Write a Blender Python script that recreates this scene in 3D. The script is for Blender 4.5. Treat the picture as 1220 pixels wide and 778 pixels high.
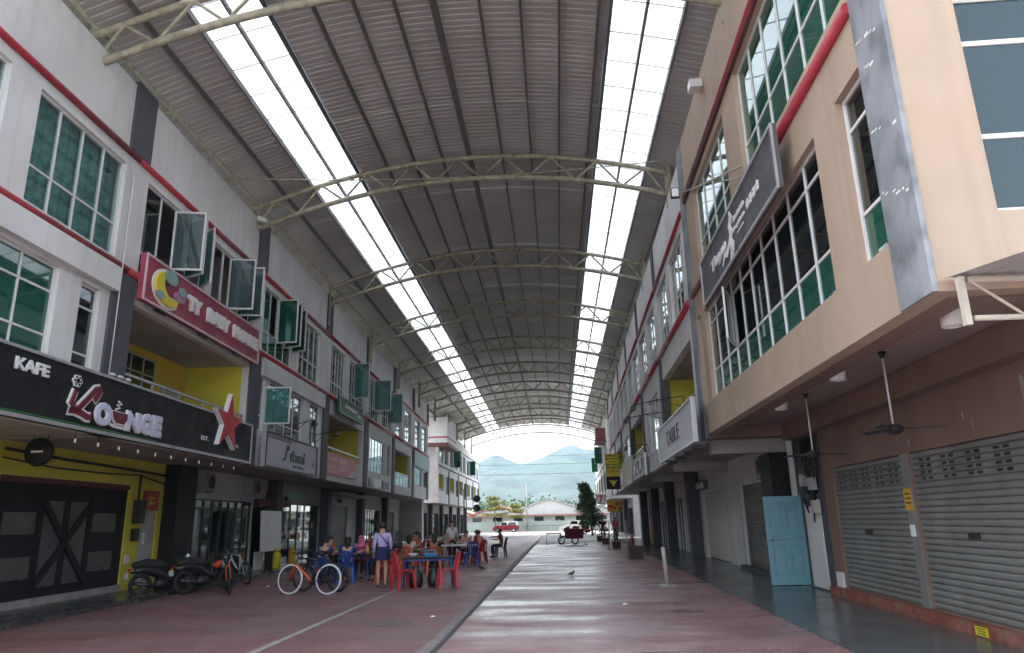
import bpy, bmesh, math, random
from mathutils import Vector, Matrix
random.seed(7)
R = math.radians; PI = math.pi
sc = bpy.context.scene
for o in list(bpy.data.objects): bpy.data.objects.remove(o)
col = sc.collection

# ------------------------------------------------------------------ camera, sky, sun, exposure
cam_d = bpy.data.cameras.new('camera'); cam = bpy.data.objects.new('camera', cam_d); col.objects.link(cam)
CR = Vector((0.997736, -0.038088, -0.055434)); CF = Vector((0.063474, 0.260698, 0.963331)); CU = Vector((-0.02224, -0.964669, 0.262526))
# rows above are the street's x, y, z axes written in camera axes (right, down, forward)
def cam_axis(i): return Vector((CR[i], CF[i], CU[i]))
right, down, fwd = cam_axis(0), cam_axis(1), cam_axis(2)
right.normalize(); fwd.normalize(); up = right.cross(fwd); up.normalize(); right = fwd.cross(up)
m = Matrix((right, up, -fwd)).transposed().to_4x4(); m.translation = (0, 0, 1.6)
cam.matrix_world = m
cam_d.sensor_width = 36; cam_d.lens = 36 * 849.9 / 1220; cam_d.clip_start = .1; cam_d.clip_end = 6000
sc.camera = cam
SUN_EL, SUN_AZ = R(62), R(305)      # azimuth clockwise from +y: high, ahead and to the left of the camera
w = bpy.data.worlds.new('World'); sc.world = w; w.use_nodes = True
nt = w.node_tree; bg = nt.nodes['Background']
sky = nt.nodes.new('ShaderNodeTexSky'); sky.sky_type = 'NISHITA'; sky.sun_disc = False
sky.sun_elevation = SUN_EL; sky.sun_rotation = SUN_AZ; sky.dust_density = 5.0; sky.air_density = 1.2; sky.ozone_density = 1.0
hs = nt.nodes.new('ShaderNodeHueSaturation'); hs.inputs['Saturation'].default_value = .45
nt.links.new(sky.outputs[0], hs.inputs['Color']); nt.links.new(hs.outputs[0], bg.inputs[0]); bg.inputs[1].default_value = .15
sl = bpy.data.lights.new('sun', 'SUN'); sun = bpy.data.objects.new('sun', sl); col.objects.link(sun)
sl.energy = .6; sl.angle = R(16); sl.color = (1, .97, .92)
sd = Vector((math.sin(SUN_AZ) * math.cos(SUN_EL), math.cos(SUN_AZ) * math.cos(SUN_EL), math.sin(SUN_EL)))
sun.rotation_euler = sd.to_track_quat('Z', 'Y').to_euler(); sun.location = (0, -20, 40)
sc.view_settings.view_transform = 'Standard'; sc.view_settings.look = 'None'; sc.view_settings.gamma = 1
sc.view_settings.exposure = 2.62
sc.render.engine = 'CYCLES'
sc.cycles.max_bounces = 10; sc.cycles.diffuse_bounces = 6; sc.cycles.transparent_max_bounces = 12

# ------------------------------------------------------------------ materials
MATS = {}
def mat(name, c=None, rough=.65, metal=0, var=.12, scale=2.5, bump=0, bscale=40, streak=0, dirt=None, dirt_amt=.5, dscale=.6, spec=.5, coat=0):
    if name in MATS: return MATS[name]
    M = bpy.data.materials.new(name); M.use_nodes = True; MATS[name] = M
    n, l = M.node_tree.nodes, M.node_tree.links; b = n['Principled BSDF']
    b.inputs['Roughness'].default_value = rough; b.inputs['Metallic'].default_value = metal
    b.inputs['Specular IOR Level'].default_value = spec; b.inputs['Coat Weight'].default_value = coat
    geo = n.new('ShaderNodeNewGeometry')
    def noise(s, det=4, vec=None):
        t = n.new('ShaderNodeTexNoise'); t.inputs['Scale'].default_value = s; t.inputs['Detail'].default_value = det
        l.new(vec or geo.outputs['Position'], t.inputs['Vector']); return t.outputs['Fac']
    def rng(x, a, bb, lo, hi):
        r = n.new('ShaderNodeMapRange'); l.new(x, r.inputs['Value'])
        for k, v in zip(('From Min', 'From Max', 'To Min', 'To Max'), (a, bb, lo, hi)): r.inputs[k].default_value = v
        return r.outputs[0]
    def mixc(f, a, bb, mode='MIX'):
        x = n.new('ShaderNodeMix'); x.data_type = 'RGBA'; x.blend_type = mode
        for i, v in ((0, f), (6, a), (7, bb)):
            if hasattr(v, 'links'): l.new(v, x.inputs[i])
            elif i == 0: x.inputs[0].default_value = v
            else: x.inputs[i].default_value = (*v, 1)
        return x.outputs[2]
    cur = c
    if var:
        f = noise(scale, 6); dk = tuple(v * (1 - 1.6 * var) for v in c); br = tuple(min(1, v * (1 + 1.2 * var)) for v in c)
        cur = mixc(rng(f, .3, .7, 0, 1), dk, br)
    if streak:
        mp = n.new('ShaderNodeMapping'); mp.inputs['Scale'].default_value = (2.2, 2.2, .12); l.new(geo.outputs['Position'], mp.inputs[0])
        f = noise(1.6, 7, mp.outputs[0]); cur = mixc(rng(f, .5, .78, 0, streak), cur, tuple(v * .45 for v in c))
    if dirt:
        f = noise(dscale, 9); cur = mixc(rng(f, .47, .66, 0, dirt_amt), cur, dirt)
    if hasattr(cur, 'links'): l.new(cur, b.inputs['Base Color'])
    else: b.inputs['Base Color'].default_value = (*cur, 1)
    if bump:
        bp = n.new('ShaderNodeBump'); bp.inputs['Strength'].default_value = bump; bp.inputs['Distance'].default_value = .02
        l.new(noise(bscale, 5), bp.inputs['Height']); l.new(bp.outputs[0], b.inputs['Normal'])
    if rough < .6:
        l.new(rng(noise(scale * 1.7, 5), .3, .7, max(.02, rough * .75), min(1, rough * 1.3)), b.inputs['Roughness'])
    return M
def glass(name, tint, refl=1.0, opaque=.0, dark=(.01, .02, .02)):
    if name in MATS: return MATS[name]
    M = bpy.data.materials.new(name); M.use_nodes = True; MATS[name] = M
    n, l = M.node_tree.nodes, M.node_tree.links; n.remove(n['Principled BSDF']); out = n['Material Output']
    tr = n.new('ShaderNodeBsdfTransparent'); tr.inputs[0].default_value = (*tint, 1)
    df = n.new('ShaderNodeBsdfDiffuse'); df.inputs[0].default_value = (*dark, 1)
    gl = n.new('ShaderNodeBsdfGlossy'); gl.inputs['Roughness'].default_value = .02; gl.inputs[0].default_value = (.86, .93, .92, 1)
    a = n.new('ShaderNodeMixShader'); a.inputs[0].default_value = opaque; l.new(tr.outputs[0], a.inputs[1]); l.new(df.outputs[0], a.inputs[2])
    lw = n.new('ShaderNodeLayerWeight'); lw.inputs[0].default_value = .5
    pw = n.new('ShaderNodeMath'); pw.operation = 'POWER'; pw.inputs[1].default_value = 4; l.new(lw.outputs['Facing'], pw.inputs[0])
    fr = n.new('ShaderNodeMapRange'); fr.inputs['To Min'].default_value = .05 + .05 * refl; fr.inputs['To Max'].default_value = .95; l.new(pw.outputs[0], fr.inputs['Value'])
    b = n.new('ShaderNodeMixShader'); l.new(fr.outputs[0], b.inputs[0]); l.new(a.outputs[0], b.inputs[1]); l.new(gl.outputs[0], b.inputs[2])
    l.new(b.outputs[0], out.inputs[0]); return M

mat('white_wall', (.63, .635, .63), .8, var=.07, scale=.6, streak=.34, bump=.15, bscale=50, dirt=(.50, .49, .47), dirt_amt=.5, dscale=.9)
mat('white_frame', (.62, .62, .62), .4, var=.04)
mat('grey_frame', (.42, .42, .43), .35, metal=.4, var=.05)
mat('dark_pillar', (.072, .074, .085), .7, var=.1, scale=3, streak=.3, bump=.1)
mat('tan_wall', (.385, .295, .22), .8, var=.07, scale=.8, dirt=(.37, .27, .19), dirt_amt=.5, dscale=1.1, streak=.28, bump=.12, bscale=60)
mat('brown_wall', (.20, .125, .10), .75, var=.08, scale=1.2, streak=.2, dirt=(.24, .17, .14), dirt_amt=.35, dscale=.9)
mat('corner_grey', (.22, .235, .26), .75, var=.16, scale=1.5, streak=.5, dirt=(.10, .11, .125), dirt_amt=.85, dscale=2.6)
mat('grey_wall', (.40, .385, .375), .8, var=.08, streak=.2)
mat('maroon_paint', (.11, .025, .028), .6, var=.1)
mat('red_band', (.33, .025, .04), .5, var=.12, scale=2, dirt=(.2, .02, .03), dirt_amt=.5)
mat('yellow_wall', (.60, .42, .05), .75, var=.06, scale=1, streak=.12)
mat('lime_wall', (.58, .52, .06), .75, var=.06, scale=1, streak=.12)
mat('soffit', (.38, .36, .34), .8, var=.08, scale=1.2, dirt=(.19, .165, .15), dirt_amt=.5)
mat('brown_soffit', (.30, .24, .21), .8, var=.06, scale=1.2)
mat('roof_deck', (.42, .41, .39), .85, var=.12)
mat('interior', (.14, .135, .13), .9, var=.05)
mat('black_panel', (.016, .016, .018), .6, var=.15, scale=6, spec=.25)
mat('black_metal', (.02, .02, .021), .45, var=.15)
mat('dark_tile', (.05, .055, .058), .25, var=.15, scale=4, dirt=(.09, .085, .08), dirt_amt=.6, dscale=1.4, bump=.05)
mat('steel', (.34, .335, .25), .6, var=.16, scale=7, dirt=(.16, .13, .09), dirt_amt=.65, dscale=5, bump=.2)
mat('purlin_steel', (.11, .105, .10), .6, var=.12, scale=5)
mat('roof_sheet', (.42, .425, .41), .55, var=.06, scale=.6, dirt=(.34, .335, .315), dirt_amt=.5, dscale=.35)
mat('shutter_grey', (.22, .225, .215), .5, metal=.25, var=.07, scale=1.5, streak=.25, dirt=(.15, .14, .125), dirt_amt=.4)
mat('shutter_dark', (.12, .118, .112), .5, metal=.2, var=.08, streak=.25)
mat('shutter_cream', (.56, .54, .50), .5, var=.06, streak=.2)
mat('blue_door', (.175, .345, .42), .5, var=.06, scale=3, dirt=(.12, .25, .3), dirt_amt=.4, dscale=3)
mat('chrome', (.6, .6, .6), .2, metal=1, var=.05)
mat('rubber', (.02, .02, .02), .8, var=.1)
mat('white_rubber', (.62, .62, .66), .6, var=.08)
mat('concrete', (.30, .285, .27), .85, var=.15, scale=4, bump=.2)
mat('pale_paving', (.42, .41, .40), .8, var=.12, scale=1.2, bump=.15)
mat('asphalt', (.065, .063, .062), .85, var=.15, scale=3, bump=.3)
mat('orange_plastic', (.55, .12, .03), .45, var=.05)
mat('red_plastic', (.50, .035, .045), .38, var=.06)
mat('blue_plastic', (.012, .055, .30), .38, var=.06)
mat('white_plastic', (.62, .62, .62), .4, var=.04)
mat('white_print', (.72, .72, .72), .5, var=.03)
mat('lavender_print', (.55, .55, .70), .5, var=.03)
mat('red_print', (.42, .015, .02), .45, var=.05)
mat('maroon_print', (.14, .012, .028), .45, var=.05)
mat('black_print', (.012, .012, .016), .5, var=.05)
mat('pink_sign', (.30, .045, .08), .5, var=.12, scale=1.3)
mat('silver_sign', (.46, .46, .50), .5, var=.04)
mat('grey_sign', (.36, .355, .41), .5, var=.04)
mat('charcoal_sign', (.075, .075, .08), .55, var=.06)
mat('green_sign', (.02, .095, .06), .5, var=.08)
mat('teal_sign', (.16, .30, .30), .5, var=.08)
mat('pale_green', (.30, .42, .34), .6, var=.1, scale=6)
mat('yellow_print', (.62, .52, .03), .5, var=.05)
mat('amber_print', (.60, .33, .02), .5, var=.05)
mat('pink_banner', (.56, .22, .24), .6, var=.1, scale=3)
mat('teal_print', (.20, .34, .32), .5, var=.05)
mat('curtain_teal', (.26, .40, .40), .9, var=.25, scale=9)
mat('curtain_pale', (.50, .55, .56), .9, var=.15, scale=6)
mat('red_car', (.25, .012, .03), .3, var=.04, coat=.5)
mat('white_car', (.68, .68, .68), .3, var=.03, coat=.5)
mat('headlamp', (.8, .8, .75), .15, var=.02)
mat('hair', (.012, .010, .009), .55, var=.1)
skin_m = mat('skin', (.45, .27, .19), .55, var=.04)
glass('window_glass', (.60, .76, .73), 1.0, .15, (.012, .06, .05))
glass('green_glass', (.14, .36, .27), 1.0, .7, (.014, .115, .078))
glass('sash_glass', (.72, .82, .82), 1.2, .35, (.10, .16, .165))  # pale blue-grey diffuse mixed in to stand for sky reflected in open sashes
glass('curtained_glass', (.80, .90, .89), 1.0, .04, (.02, .07, .06))
glass('blue_glass', (.12, .2, .25), .3, .6, (.012, .042, .056))
glass('dark_glass', (.42, .46, .46), .8, .4, (.012, .014, .015))
glass('clear_glass', (.84, .88, .87), .6, .05)
glass('teal_glass', (.58, .75, .73), .8, .45, (.10, .28, .28))
def skylight_mat():
    M = bpy.data.materials.new('skylight_sheet'); M.use_nodes = True; MATS['skylight'] = M
    n, l = M.node_tree.nodes, M.node_tree.links; n.remove(n['Principled BSDF'])
    t = n.new('ShaderNodeBsdfTranslucent'); d = n.new('ShaderNodeBsdfDiffuse'); tr = n.new('ShaderNodeBsdfTransparent')
    tr.inputs[0].default_value = (.42, .45, .50, 1); d.inputs[0].default_value = (.7, .72, .74, 1)
    geo = n.new('ShaderNodeNewGeometry'); nz = n.new('ShaderNodeTexNoise'); nz.inputs['Scale'].default_value = .9; nz.inputs['Detail'].default_value = 7
    l.new(geo.outputs['Position'], nz.inputs['Vector'])
    mx = n.new('ShaderNodeMix'); mx.data_type = 'RGBA'; mx.inputs[6].default_value = (.30, .32, .36, 1); mx.inputs[7].default_value = (.46, .47, .50, 1)
    l.new(nz.outputs['Fac'], mx.inputs[0]); l.new(mx.outputs[2], t.inputs[0])
    a = n.new('ShaderNodeMixShader'); a.inputs[0].default_value = .12; l.new(t.outputs[0], a.inputs[1]); l.new(d.outputs[0], a.inputs[2])
    b = n.new('ShaderNodeMixShader'); b.inputs[0].default_value = .2; l.new(a.outputs[0], b.inputs[1]); l.new(tr.outputs[0], b.inputs[2])
    l.new(b.outputs[0], n['Material Output'].inputs[0])
skylight_mat(); mat('seam_grey', (.45, .46, .48), .7, var=.1)
def ground_mat(name, paint, bare, amt, rough_lo, rough_hi, band=0):
    M = bpy.data.materials.new(name); M.use_nodes = True; MATS[name] = M
    n, l = M.node_tree.nodes, M.node_tree.links; b = n['Principled BSDF']
    geo = n.new('ShaderNodeNewGeometry')
    def nz(s, d, sx=1, sy=1):
        mp = n.new('ShaderNodeMapping'); mp.inputs['Scale'].default_value = (sx, sy, 1); l.new(geo.outputs['Position'], mp.inputs[0])
        t = n.new('ShaderNodeTexNoise'); t.inputs['Scale'].default_value = s; t.inputs['Detail'].default_value = d
        l.new(mp.outputs[0], t.inputs['Vector']); return t.outputs['Fac']
    def rg(x, a, bb, lo, hi):
        r = n.new('ShaderNodeMapRange'); l.new(x, r.inputs['Value'])
        for k, v in zip(('From Min', 'From Max', 'To Min', 'To Max'), (a, bb, lo, hi)): r.inputs[k].default_value = v
        return r.outputs[0]
    def mixc(f, a, bb):
        x = n.new('ShaderNodeMix'); x.data_type = 'RGBA'; l.new(f, x.inputs[0])
        for i, v in ((6, a), (7, bb)):
            if hasattr(v, 'links'): l.new(v, x.inputs[i])
            else: x.inputs[i].default_value = (*v, 1)
        return x.outputs[2]
    c = mixc(rg(nz(1.3, 6), .3, .7, 0, 1), tuple(v * .82 for v in paint), tuple(v * 1.15 for v in paint))
    wear = nz(.55, 10, .55, 1.5) if band else nz(.5, 9)
    wf = rg(wear, .44, .58, 0, amt)
    if band:   # foot traffic has worn the paint off the middle of the court
        sx = n.new('ShaderNodeSeparateXYZ'); l.new(geo.outputs['Position'], sx.inputs[0])
        ad = n.new('ShaderNodeMath'); ad.operation = 'MULTIPLY_ADD'; ad.inputs[1].default_value = 3.0; l.new(nz(.35, 5), ad.inputs[0]); l.new(sx.outputs['X'], ad.inputs[2])
        mu = n.new('ShaderNodeMath'); mu.operation = 'MULTIPLY'; l.new(wf, mu.inputs[0]); l.new(rg(ad.outputs[0], 2.0, 4.6, 1, .12), mu.inputs[1])
        mv = n.new('ShaderNodeMath'); mv.operation = 'MULTIPLY'; l.new(mu.outputs[0], mv.inputs[0]); l.new(rg(sx.outputs['Y'], 9, 17, .25, 1), mv.inputs[1]); wf = mv.outputs[0]
    c = mixc(wf, c, bare)
    if band: c = mixc(rg(nz(5, 8, .6, 1.8), .52, .62, 0, .5), c, tuple(v * .62 for v in paint))
    c = mixc(rg(nz(9, 6), .58, .72, 0, .35), c, tuple(v * .5 for v in paint))
    l.new(c, b.inputs['Base Color'])
    l.new(rg(nz(.8, 8, .5, 1.6) if band else nz(1.1, 6), .35, .65, rough_lo, rough_hi), b.inputs['Roughness'])
    bp = n.new('ShaderNodeBump'); bp.inputs['Strength'].default_value = .35; bp.inputs['Distance'].default_value = .012
    l.new(nz(7 if band else 14, 6, .5 if band else 1, 2.2 if band else 1), bp.inputs['Height']); l.new(bp.outputs[0], b.inputs['Normal'])
ground_mat('lane_red', (.18, .088, .088), (.175, .125, .12), .6, .42, .65)
ground_mat('court_red', (.25, .145, .145), (.46, .425, .42), .95, .22, .52, 1)
ground_mat('walk_grey', (.080, .090, .094), (.11, .115, .115), .4, .17, .27)

# ------------------------------------------------------------------ mesh helpers
def link(o, parent=None):
    col.objects.link(o); o.parent = parent; return o
class MB:
    def __init__(s): s.v = []; s.f = []; s.sm = []
    def add(s, vs, fs, smooth=False):
        b = len(s.v); s.v += [tuple(x) for x in vs]; s.f += [tuple(b + i for i in f) for f in fs]; s.sm += [smooth] * len(fs); return s
    def box(s, x0, x1, y0, y1, z0, z1):
        x0, x1 = sorted((x0, x1)); y0, y1 = sorted((y0, y1)); z0, z1 = sorted((z0, z1))
        return s.add([(x0, y0, z0), (x1, y0, z0), (x1, y1, z0), (x0, y1, z0), (x0, y0, z1), (x1, y0, z1), (x1, y1, z1), (x0, y1, z1)],
                     [(0, 3, 2, 1), (4, 5, 6, 7), (0, 1, 5, 4), (1, 2, 6, 5), (2, 3, 7, 6), (3, 0, 4, 7)])
    def hexa(s, a, b):  # bottom 4, top 4 points
        return s.add(list(a) + list(b), [(0, 3, 2, 1), (4, 5, 6, 7), (0, 1, 5, 4), (1, 2, 6, 5), (2, 3, 7, 6), (3, 0, 4, 7)])
    def tube(s, p, q, r0, r1=None, n=8, caps=True, smooth=True):
        r1 = r0 if r1 is None else r1; p, q = Vector(p), Vector(q); d = (q - p)
        if d.length < 1e-6: return s
        d.normalize(); a = d.orthogonal().normalized(); b = d.cross(a)
        vs = []
        for c, r in ((p, r0), (q, r1)):
            for i in range(n):
                t = 2 * math.pi * i / n; vs.append(c + a * (r * math.cos(t)) + b * (r * math.sin(t)))
        s.add(vs, [(i, (i + 1) % n, n + (i + 1) % n, n + i) for i in range(n)], smooth)
        if caps:
            s.add(vs[:n], [tuple(range(n - 1, -1, -1))]); s.add(vs[n:], [tuple(range(n))])
        return s
    def path(s, pts, r, n=8):
        pts = [Vector(p) for p in pts]; rings = []; rr = r if isinstance(r, (list, tuple)) else [r] * len(pts); prev = None
        for i, p in enumerate(pts):
            d = (pts[min(i + 1, len(pts) - 1)] - pts[max(i - 1, 0)]).normalized()
            a = (prev - d * prev.dot(d)).normalized() if prev else d.orthogonal().normalized(); prev = a; b = d.cross(a)
            rings.append([p + a * (rr[i] * math.cos(2 * math.pi * k / n)) + b * (rr[i] * math.sin(2 * math.pi * k / n)) for k in range(n)])
        vs = [v for g in rings for v in g]; fs = []
        for i in range(len(pts) - 1):
            for k in range(n): fs.append((i * n + k, i * n + (k + 1) % n, (i + 1) * n + (k + 1) % n, (i + 1) * n + k))
        s.add(vs, fs, True); s.add(rings[0], [tuple(range(n - 1, -1, -1))]); s.add(rings[-1], [tuple(range(n))]); return s
    def lathe(s, prof, c=(0, 0, 0), n=16, axis='z'):
        vs = []
        for r, z in prof:
            for i in range(n):
                t = 2 * math.pi * i / n; x, y = r * math.cos(t), r * math.sin(t)
                p = (x, y, z) if axis == 'z' else ((z, x, y) if axis == 'x' else (x, z, y))
                vs.append((p[0] + c[0], p[1] + c[1], p[2] + c[2]))
        fs = [(j * n + i, j * n + (i + 1) % n, (j + 1) * n + (i + 1) % n, (j + 1) * n + i) for j in range(len(prof) - 1) for i in range(n)]
        return s.add(vs, fs, True)
    def ball(s, c, rx, ry=None, rz=None, n=12, m=8):
        ry = ry or rx; rz = rz or rx; vs = []; fs = []
        for j in range(m + 1):
            ph = math.pi * j / m
            for i in range(n):
                t = 2 * math.pi * i / n; vs.append((c[0] + rx * math.sin(ph) * math.cos(t), c[1] + ry * math.sin(ph) * math.sin(t), c[2] + rz * math.cos(ph)))
        for j in range(m):
            for i in range(n): fs.append((j * n + i, j * n + (i + 1) % n, (j + 1) * n + (i + 1) % n, (j + 1) * n + i))
        return s.add(vs, fs, True)
    def prism(s, pts, d0, d1, fn):
        """polygon pts (a,b) extruded from d0 to d1; fn(a,b,d) -> xyz"""
        n = len(pts); vs = [fn(a, b, d0) for a, b in pts] + [fn(a, b, d1) for a, b in pts]
        return s.add(vs, [tuple(range(n - 1, -1, -1)), tuple(range(n, 2 * n))] + [(i, (i + 1) % n, n + (i + 1) % n, n + i) for i in range(n)])
    def mesh(s, name):
        me = bpy.data.meshes.new(name); me.from_pydata(s.v, [], s.f)
        me.polygons.foreach_set('use_smooth', s.sm); me.update(); return me
    def build(s, name, m, parent=None, fix=True):
        me = s.mesh(name)
        if fix:
            bm = bmesh.new(); bm.from_mesh(me); bmesh.ops.remove_doubles(bm, verts=bm.verts, dist=1e-5); bmesh.ops.recalc_face_normals(bm, faces=bm.faces); bm.to_mesh(me); bm.free()
        me.materials.append(MATS[m] if isinstance(m, str) else m)
        return link(bpy.data.objects.new(name, me), parent)
CUBES = {}
def cube(name, m, parent, lo, hi):
    if m not in CUBES:
        me = MB().box(-.5, .5, -.5, .5, -.5, .5).mesh('block_' + m); me.materials.append(MATS[m]); CUBES[m] = me
    o = link(bpy.data.objects.new(name, CUBES[m]), parent)
    o.location = [(a + b) / 2 for a, b in zip(lo, hi)]; o.scale = [max(1e-4, abs(b - a)) for a, b in zip(lo, hi)]; return o
RODS = {}
def rod(name, m, parent, p, q, r):
    if m not in RODS:
        me = MB().tube((0, 0, -.5), (0, 0, .5), 1, n=8).mesh('rod_' + m); me.materials.append(MATS[m]); RODS[m] = me
    o = link(bpy.data.objects.new(name, RODS[m]), parent); p, q = Vector(p), Vector(q); d = q - p
    o.matrix_local = Matrix.Translation((p + q) / 2) @ d.to_track_quat('Z', 'Y').to_matrix().to_4x4() @ Matrix.Diagonal((r, r, d.length, 1)); return o
def thing(name, label, cat, loc=(0, 0, 0), rz=0, group=None):
    o = link(bpy.data.objects.new(name, None)); o.location = loc; o.rotation_euler = (0, 0, rz); o.empty_display_size = .3
    return tag(o, label, cat, group)
def tag(o, label, cat, group=None):
    o['label'] = label; o['category'] = cat
    if group: o['group'] = group
    return o
def structure(o): o['kind'] = 'structure'; return o
def dup(o, parent=None):
    c = o.copy(); link(c, parent)
    for ch in list(o.children): dup(ch, c)
    return c
def text_mesh(s, bold=0.0, ext=.02, shear=0, space=1):
    cu = bpy.data.curves.new('lettering', 'FONT'); cu.body = s; cu.extrude = ext; cu.offset = bold; cu.shear = shear; cu.space_character = space; cu.resolution_u = 3
    o = bpy.data.objects.new('lettering', cu); col.objects.link(o); bpy.context.view_layer.update()
    me = bpy.data.meshes.new_from_object(o.evaluated_get(bpy.context.evaluated_depsgraph_get())); bpy.data.objects.remove(o); bpy.data.curves.remove(cu); return me
def text(parent, s, m, mtx, x0, x1, y0, y1, depth=.03, bold=0.0, shear=0, name='lettering', space=1, base=0.0):
    """lettering fitted into x0..x1, y0..y1 of the plane given by mtx (x right, y up, z out)"""
    me = text_mesh(s, bold, .1, shear, space); me.name = name
    if not len(me.vertices): return None
    xs = [v.co.x for v in me.vertices]; ys = [v.co.y for v in me.vertices]; a, b, c, d = min(xs), max(xs), min(ys), max(ys)
    for v in me.vertices:
        v.co = mtx @ Vector((x0 + (v.co.x - a) / (b - a) * (x1 - x0), y0 + (v.co.y - c) / (d - c) * (y1 - y0), base + (v.co.z + .1) / .2 * depth))
    me.materials.clear(); me.materials.append(MATS[m]); return link(bpy.data.objects.new(name, me), parent)

# ------------------------------------------------------------------ the two rows of shophouses: facade lines
class Side:
    def __init__(s, sg, a, b): s.sg, s.a, s.b = sg, a, b; s.rot = -math.atan(b); s.k = math.cos(s.rot)
    def x(s, y): return s.a + s.b * y
    def pt(s, y, d, z=0): return Vector((s.x(y) + s.sg * d, y, z))
LEFT, RIGHT = Side(1, -8.45, -.0375), Side(-1, 3.33, .019)
LEFTB = Side(1, -11.05, .0)
class House:
    """an Empty on the facade line; local y runs along the row, d points into the street"""
    def __init__(s, side, u0, u1, label, name='shophouse', group=None):
        s.side, s.u0, s.u1 = side, u0, u1; s.sg = side.sg
        s.e = thing(name, label, 'shophouse', side.pt(u0, 0), side.rot, group)
    def L(s, u, d, z): return (s.sg * d, (u - s.u0) / s.side.k, z)
    def fbox(s, mb, u0, u1, d0, d1, z0, z1):
        a, b = s.L(u0, d0, z0), s.L(u1, d1, z1); return mb.box(a[0], b[0], a[1], b[1], a[2], b[2])
    def cube(s, name, m, u0, u1, d0, d1, z0, z1, parent=None):
        a, b = s.L(u0, d0, z0), s.L(u1, d1, z1)
        return cube(name, m, parent or s.e, [min(i, j) for i, j in zip(a, b)], [max(i, j) for i, j in zip(a, b)])
    def wall(s, name, m, u0, u1, d0, d1, z0, z1, holes=(), parent=None):
        mb = MB(); us = sorted({u0, u1, *[h[0] for h in holes], *[h[1] for h in holes]}); us = [u for u in us if u0 <= u <= u1]
        zs = sorted({z0, z1, *[h[2] for h in holes], *[h[3] for h in holes]}); zs = [z for z in zs if z0 <= z <= z1]
        for j in range(len(zs) - 1):
            run = None
            for i in range(len(us) - 1):
                cu, cz = (us[i] + us[i + 1]) / 2, (zs[j] + zs[j + 1]) / 2
                solid = not any(h[0] < cu < h[1] and h[2] < cz < h[3] for h in holes)
                if solid: run = (run[0], us[i + 1]) if run else (us[i], us[i + 1])
                if run and (not solid or i == len(us) - 2): s.fbox(mb, *run, d0, d1, zs[j], zs[j + 1]); run = None
        return mb.build(name, m, parent or s.e, fix=False)
    def window(s, u0, u1, z0, z1, cols, bars=(), g='window_glass', fm='white_frame', d=-.10, fw=.045, skip=(), name='window', curtain=None, open_cells=()):
        mb = MB(); dd = .03
        s.fbox(mb, u0, u0 + fw, d - dd, d + dd, z0, z1); s.fbox(mb, u1 - fw, u1, d - dd, d + dd, z0, z1)
        s.fbox(mb, u0 + fw, u1 - fw, d - dd, d + dd, z0, z0 + fw); s.fbox(mb, u0 + fw, u1 - fw, d - dd, d + dd, z1 - fw, z1)
        us = [u0 + (u1 - u0) * i / cols for i in range(cols + 1)] if isinstance(cols, int) else [u0, *cols, u1]
        zs = [z0, *bars, z1]; h = fw * .42
        for u in us[1:-1]: s.fbox(mb, u - h, u + h, d - dd * .9, d + dd * .9, z0 + fw, z1 - fw)
        for z in zs[1:-1]:
            for i in range(len(us) - 1):
                s.fbox(mb, us[i] + h if i else u0 + fw, us[i + 1] - h if i < len(us) - 2 else u1 - fw, d - dd * .8, d + dd * .8, z - h, z + h)
        win = mb.build(name, fm, s.e, fix=False)
        for i in range(len(us) - 1):
            for j in range(len(zs) - 1):
                if (i, j) in open_cells: continue
                s.cube('pane', g if not isinstance(g, dict) else g.get((i, j), g['*']), us[i] + h, us[i + 1] - h, d - .006, d + .006, zs[j] + h, zs[j + 1] - h, parent=win)
        if curtain:
            cm, ca, cb = curtain; cb_ = MB(); n = int((cb - ca) / .05); vs = []
            for i in range(n + 1):
                u = ca + (cb - ca) * i / n; q = .05 * math.sin(i * .95) + .025 * math.sin(i * .37)
                vs += [s.L(u, -.26 + q, z0 - .05), s.L(u, -.26 + q * .7, z1 + .05)]
            cb_.add(vs, [(2 * i, 2 * i + 2, 2 * i + 3, 2 * i + 1) for i in range(n)], True); cb_.build('curtain', cm, s.e, fix=False)
        return win
    def sash(s, u, z0, z1, width, ang, g='teal_glass', fm='white_frame', towards=-1, d=-.06, fw=.045):
        """open casement hinged at u, swung out by ang degrees; towards=-1 opens with its free edge towards smaller u"""
        a = R(ang); mb = MB(); du, dd = towards * math.cos(a), math.sin(a)
        base = Vector(s.L(u, d, 0)); ax = Vector((s.sg * dd, du, 0)); nx = Vector((-du * s.sg, dd, 0)).normalized() * .018
        def slab(m_, t0, t1, za, zb, k):
            p = [base + ax * t0 - nx * k, base + ax * t1 - nx * k, base + ax * t1 + nx * k, base + ax * t0 + nx * k]
            m_.hexa([(q.x, q.y, za) for q in p], [(q.x, q.y, zb) for q in p])
        slab(mb, 0, fw, z0, z1, 1); slab(mb, width - fw, width, z0, z1, 1); slab(mb, fw, width - fw, z0, z0 + fw, 1); slab(mb, fw, width - fw, z1 - fw, z1, 1)
        o = mb.build('sash', fm, s.e); pb = MB(); slab(pb, fw * .8, width - fw * .8, z0 + fw * .8, z1 - fw * .8, .25); pb.build('pane', g, o); return o
    def shell(s, d_back=-9, soffit='soffit', top=10.2, wm='white_wall', slabs=(3.4, 6.6), near_end=False):
        u0, u1 = s.u0, s.u1
        for z in slabs: s.cube('floor_slab', soffit if z == slabs[0] else 'interior', u0 + .08, u1 - .08, d_back, -.205, z + .003, z + .22)
        s.cube('roof_slab', 'roof_deck', u0 + .08, u1 - .08, d_back, -.205, top - .2, top)
        s.cube('back_wall', 'interior', u0 + .08, u1 - .08, d_back - .15, d_back - .002, 0, top)
        s.cube('party_wall', wm, u1 - .078, u1 + .078, d_back, -.203, 3.41, top + .1)
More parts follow.
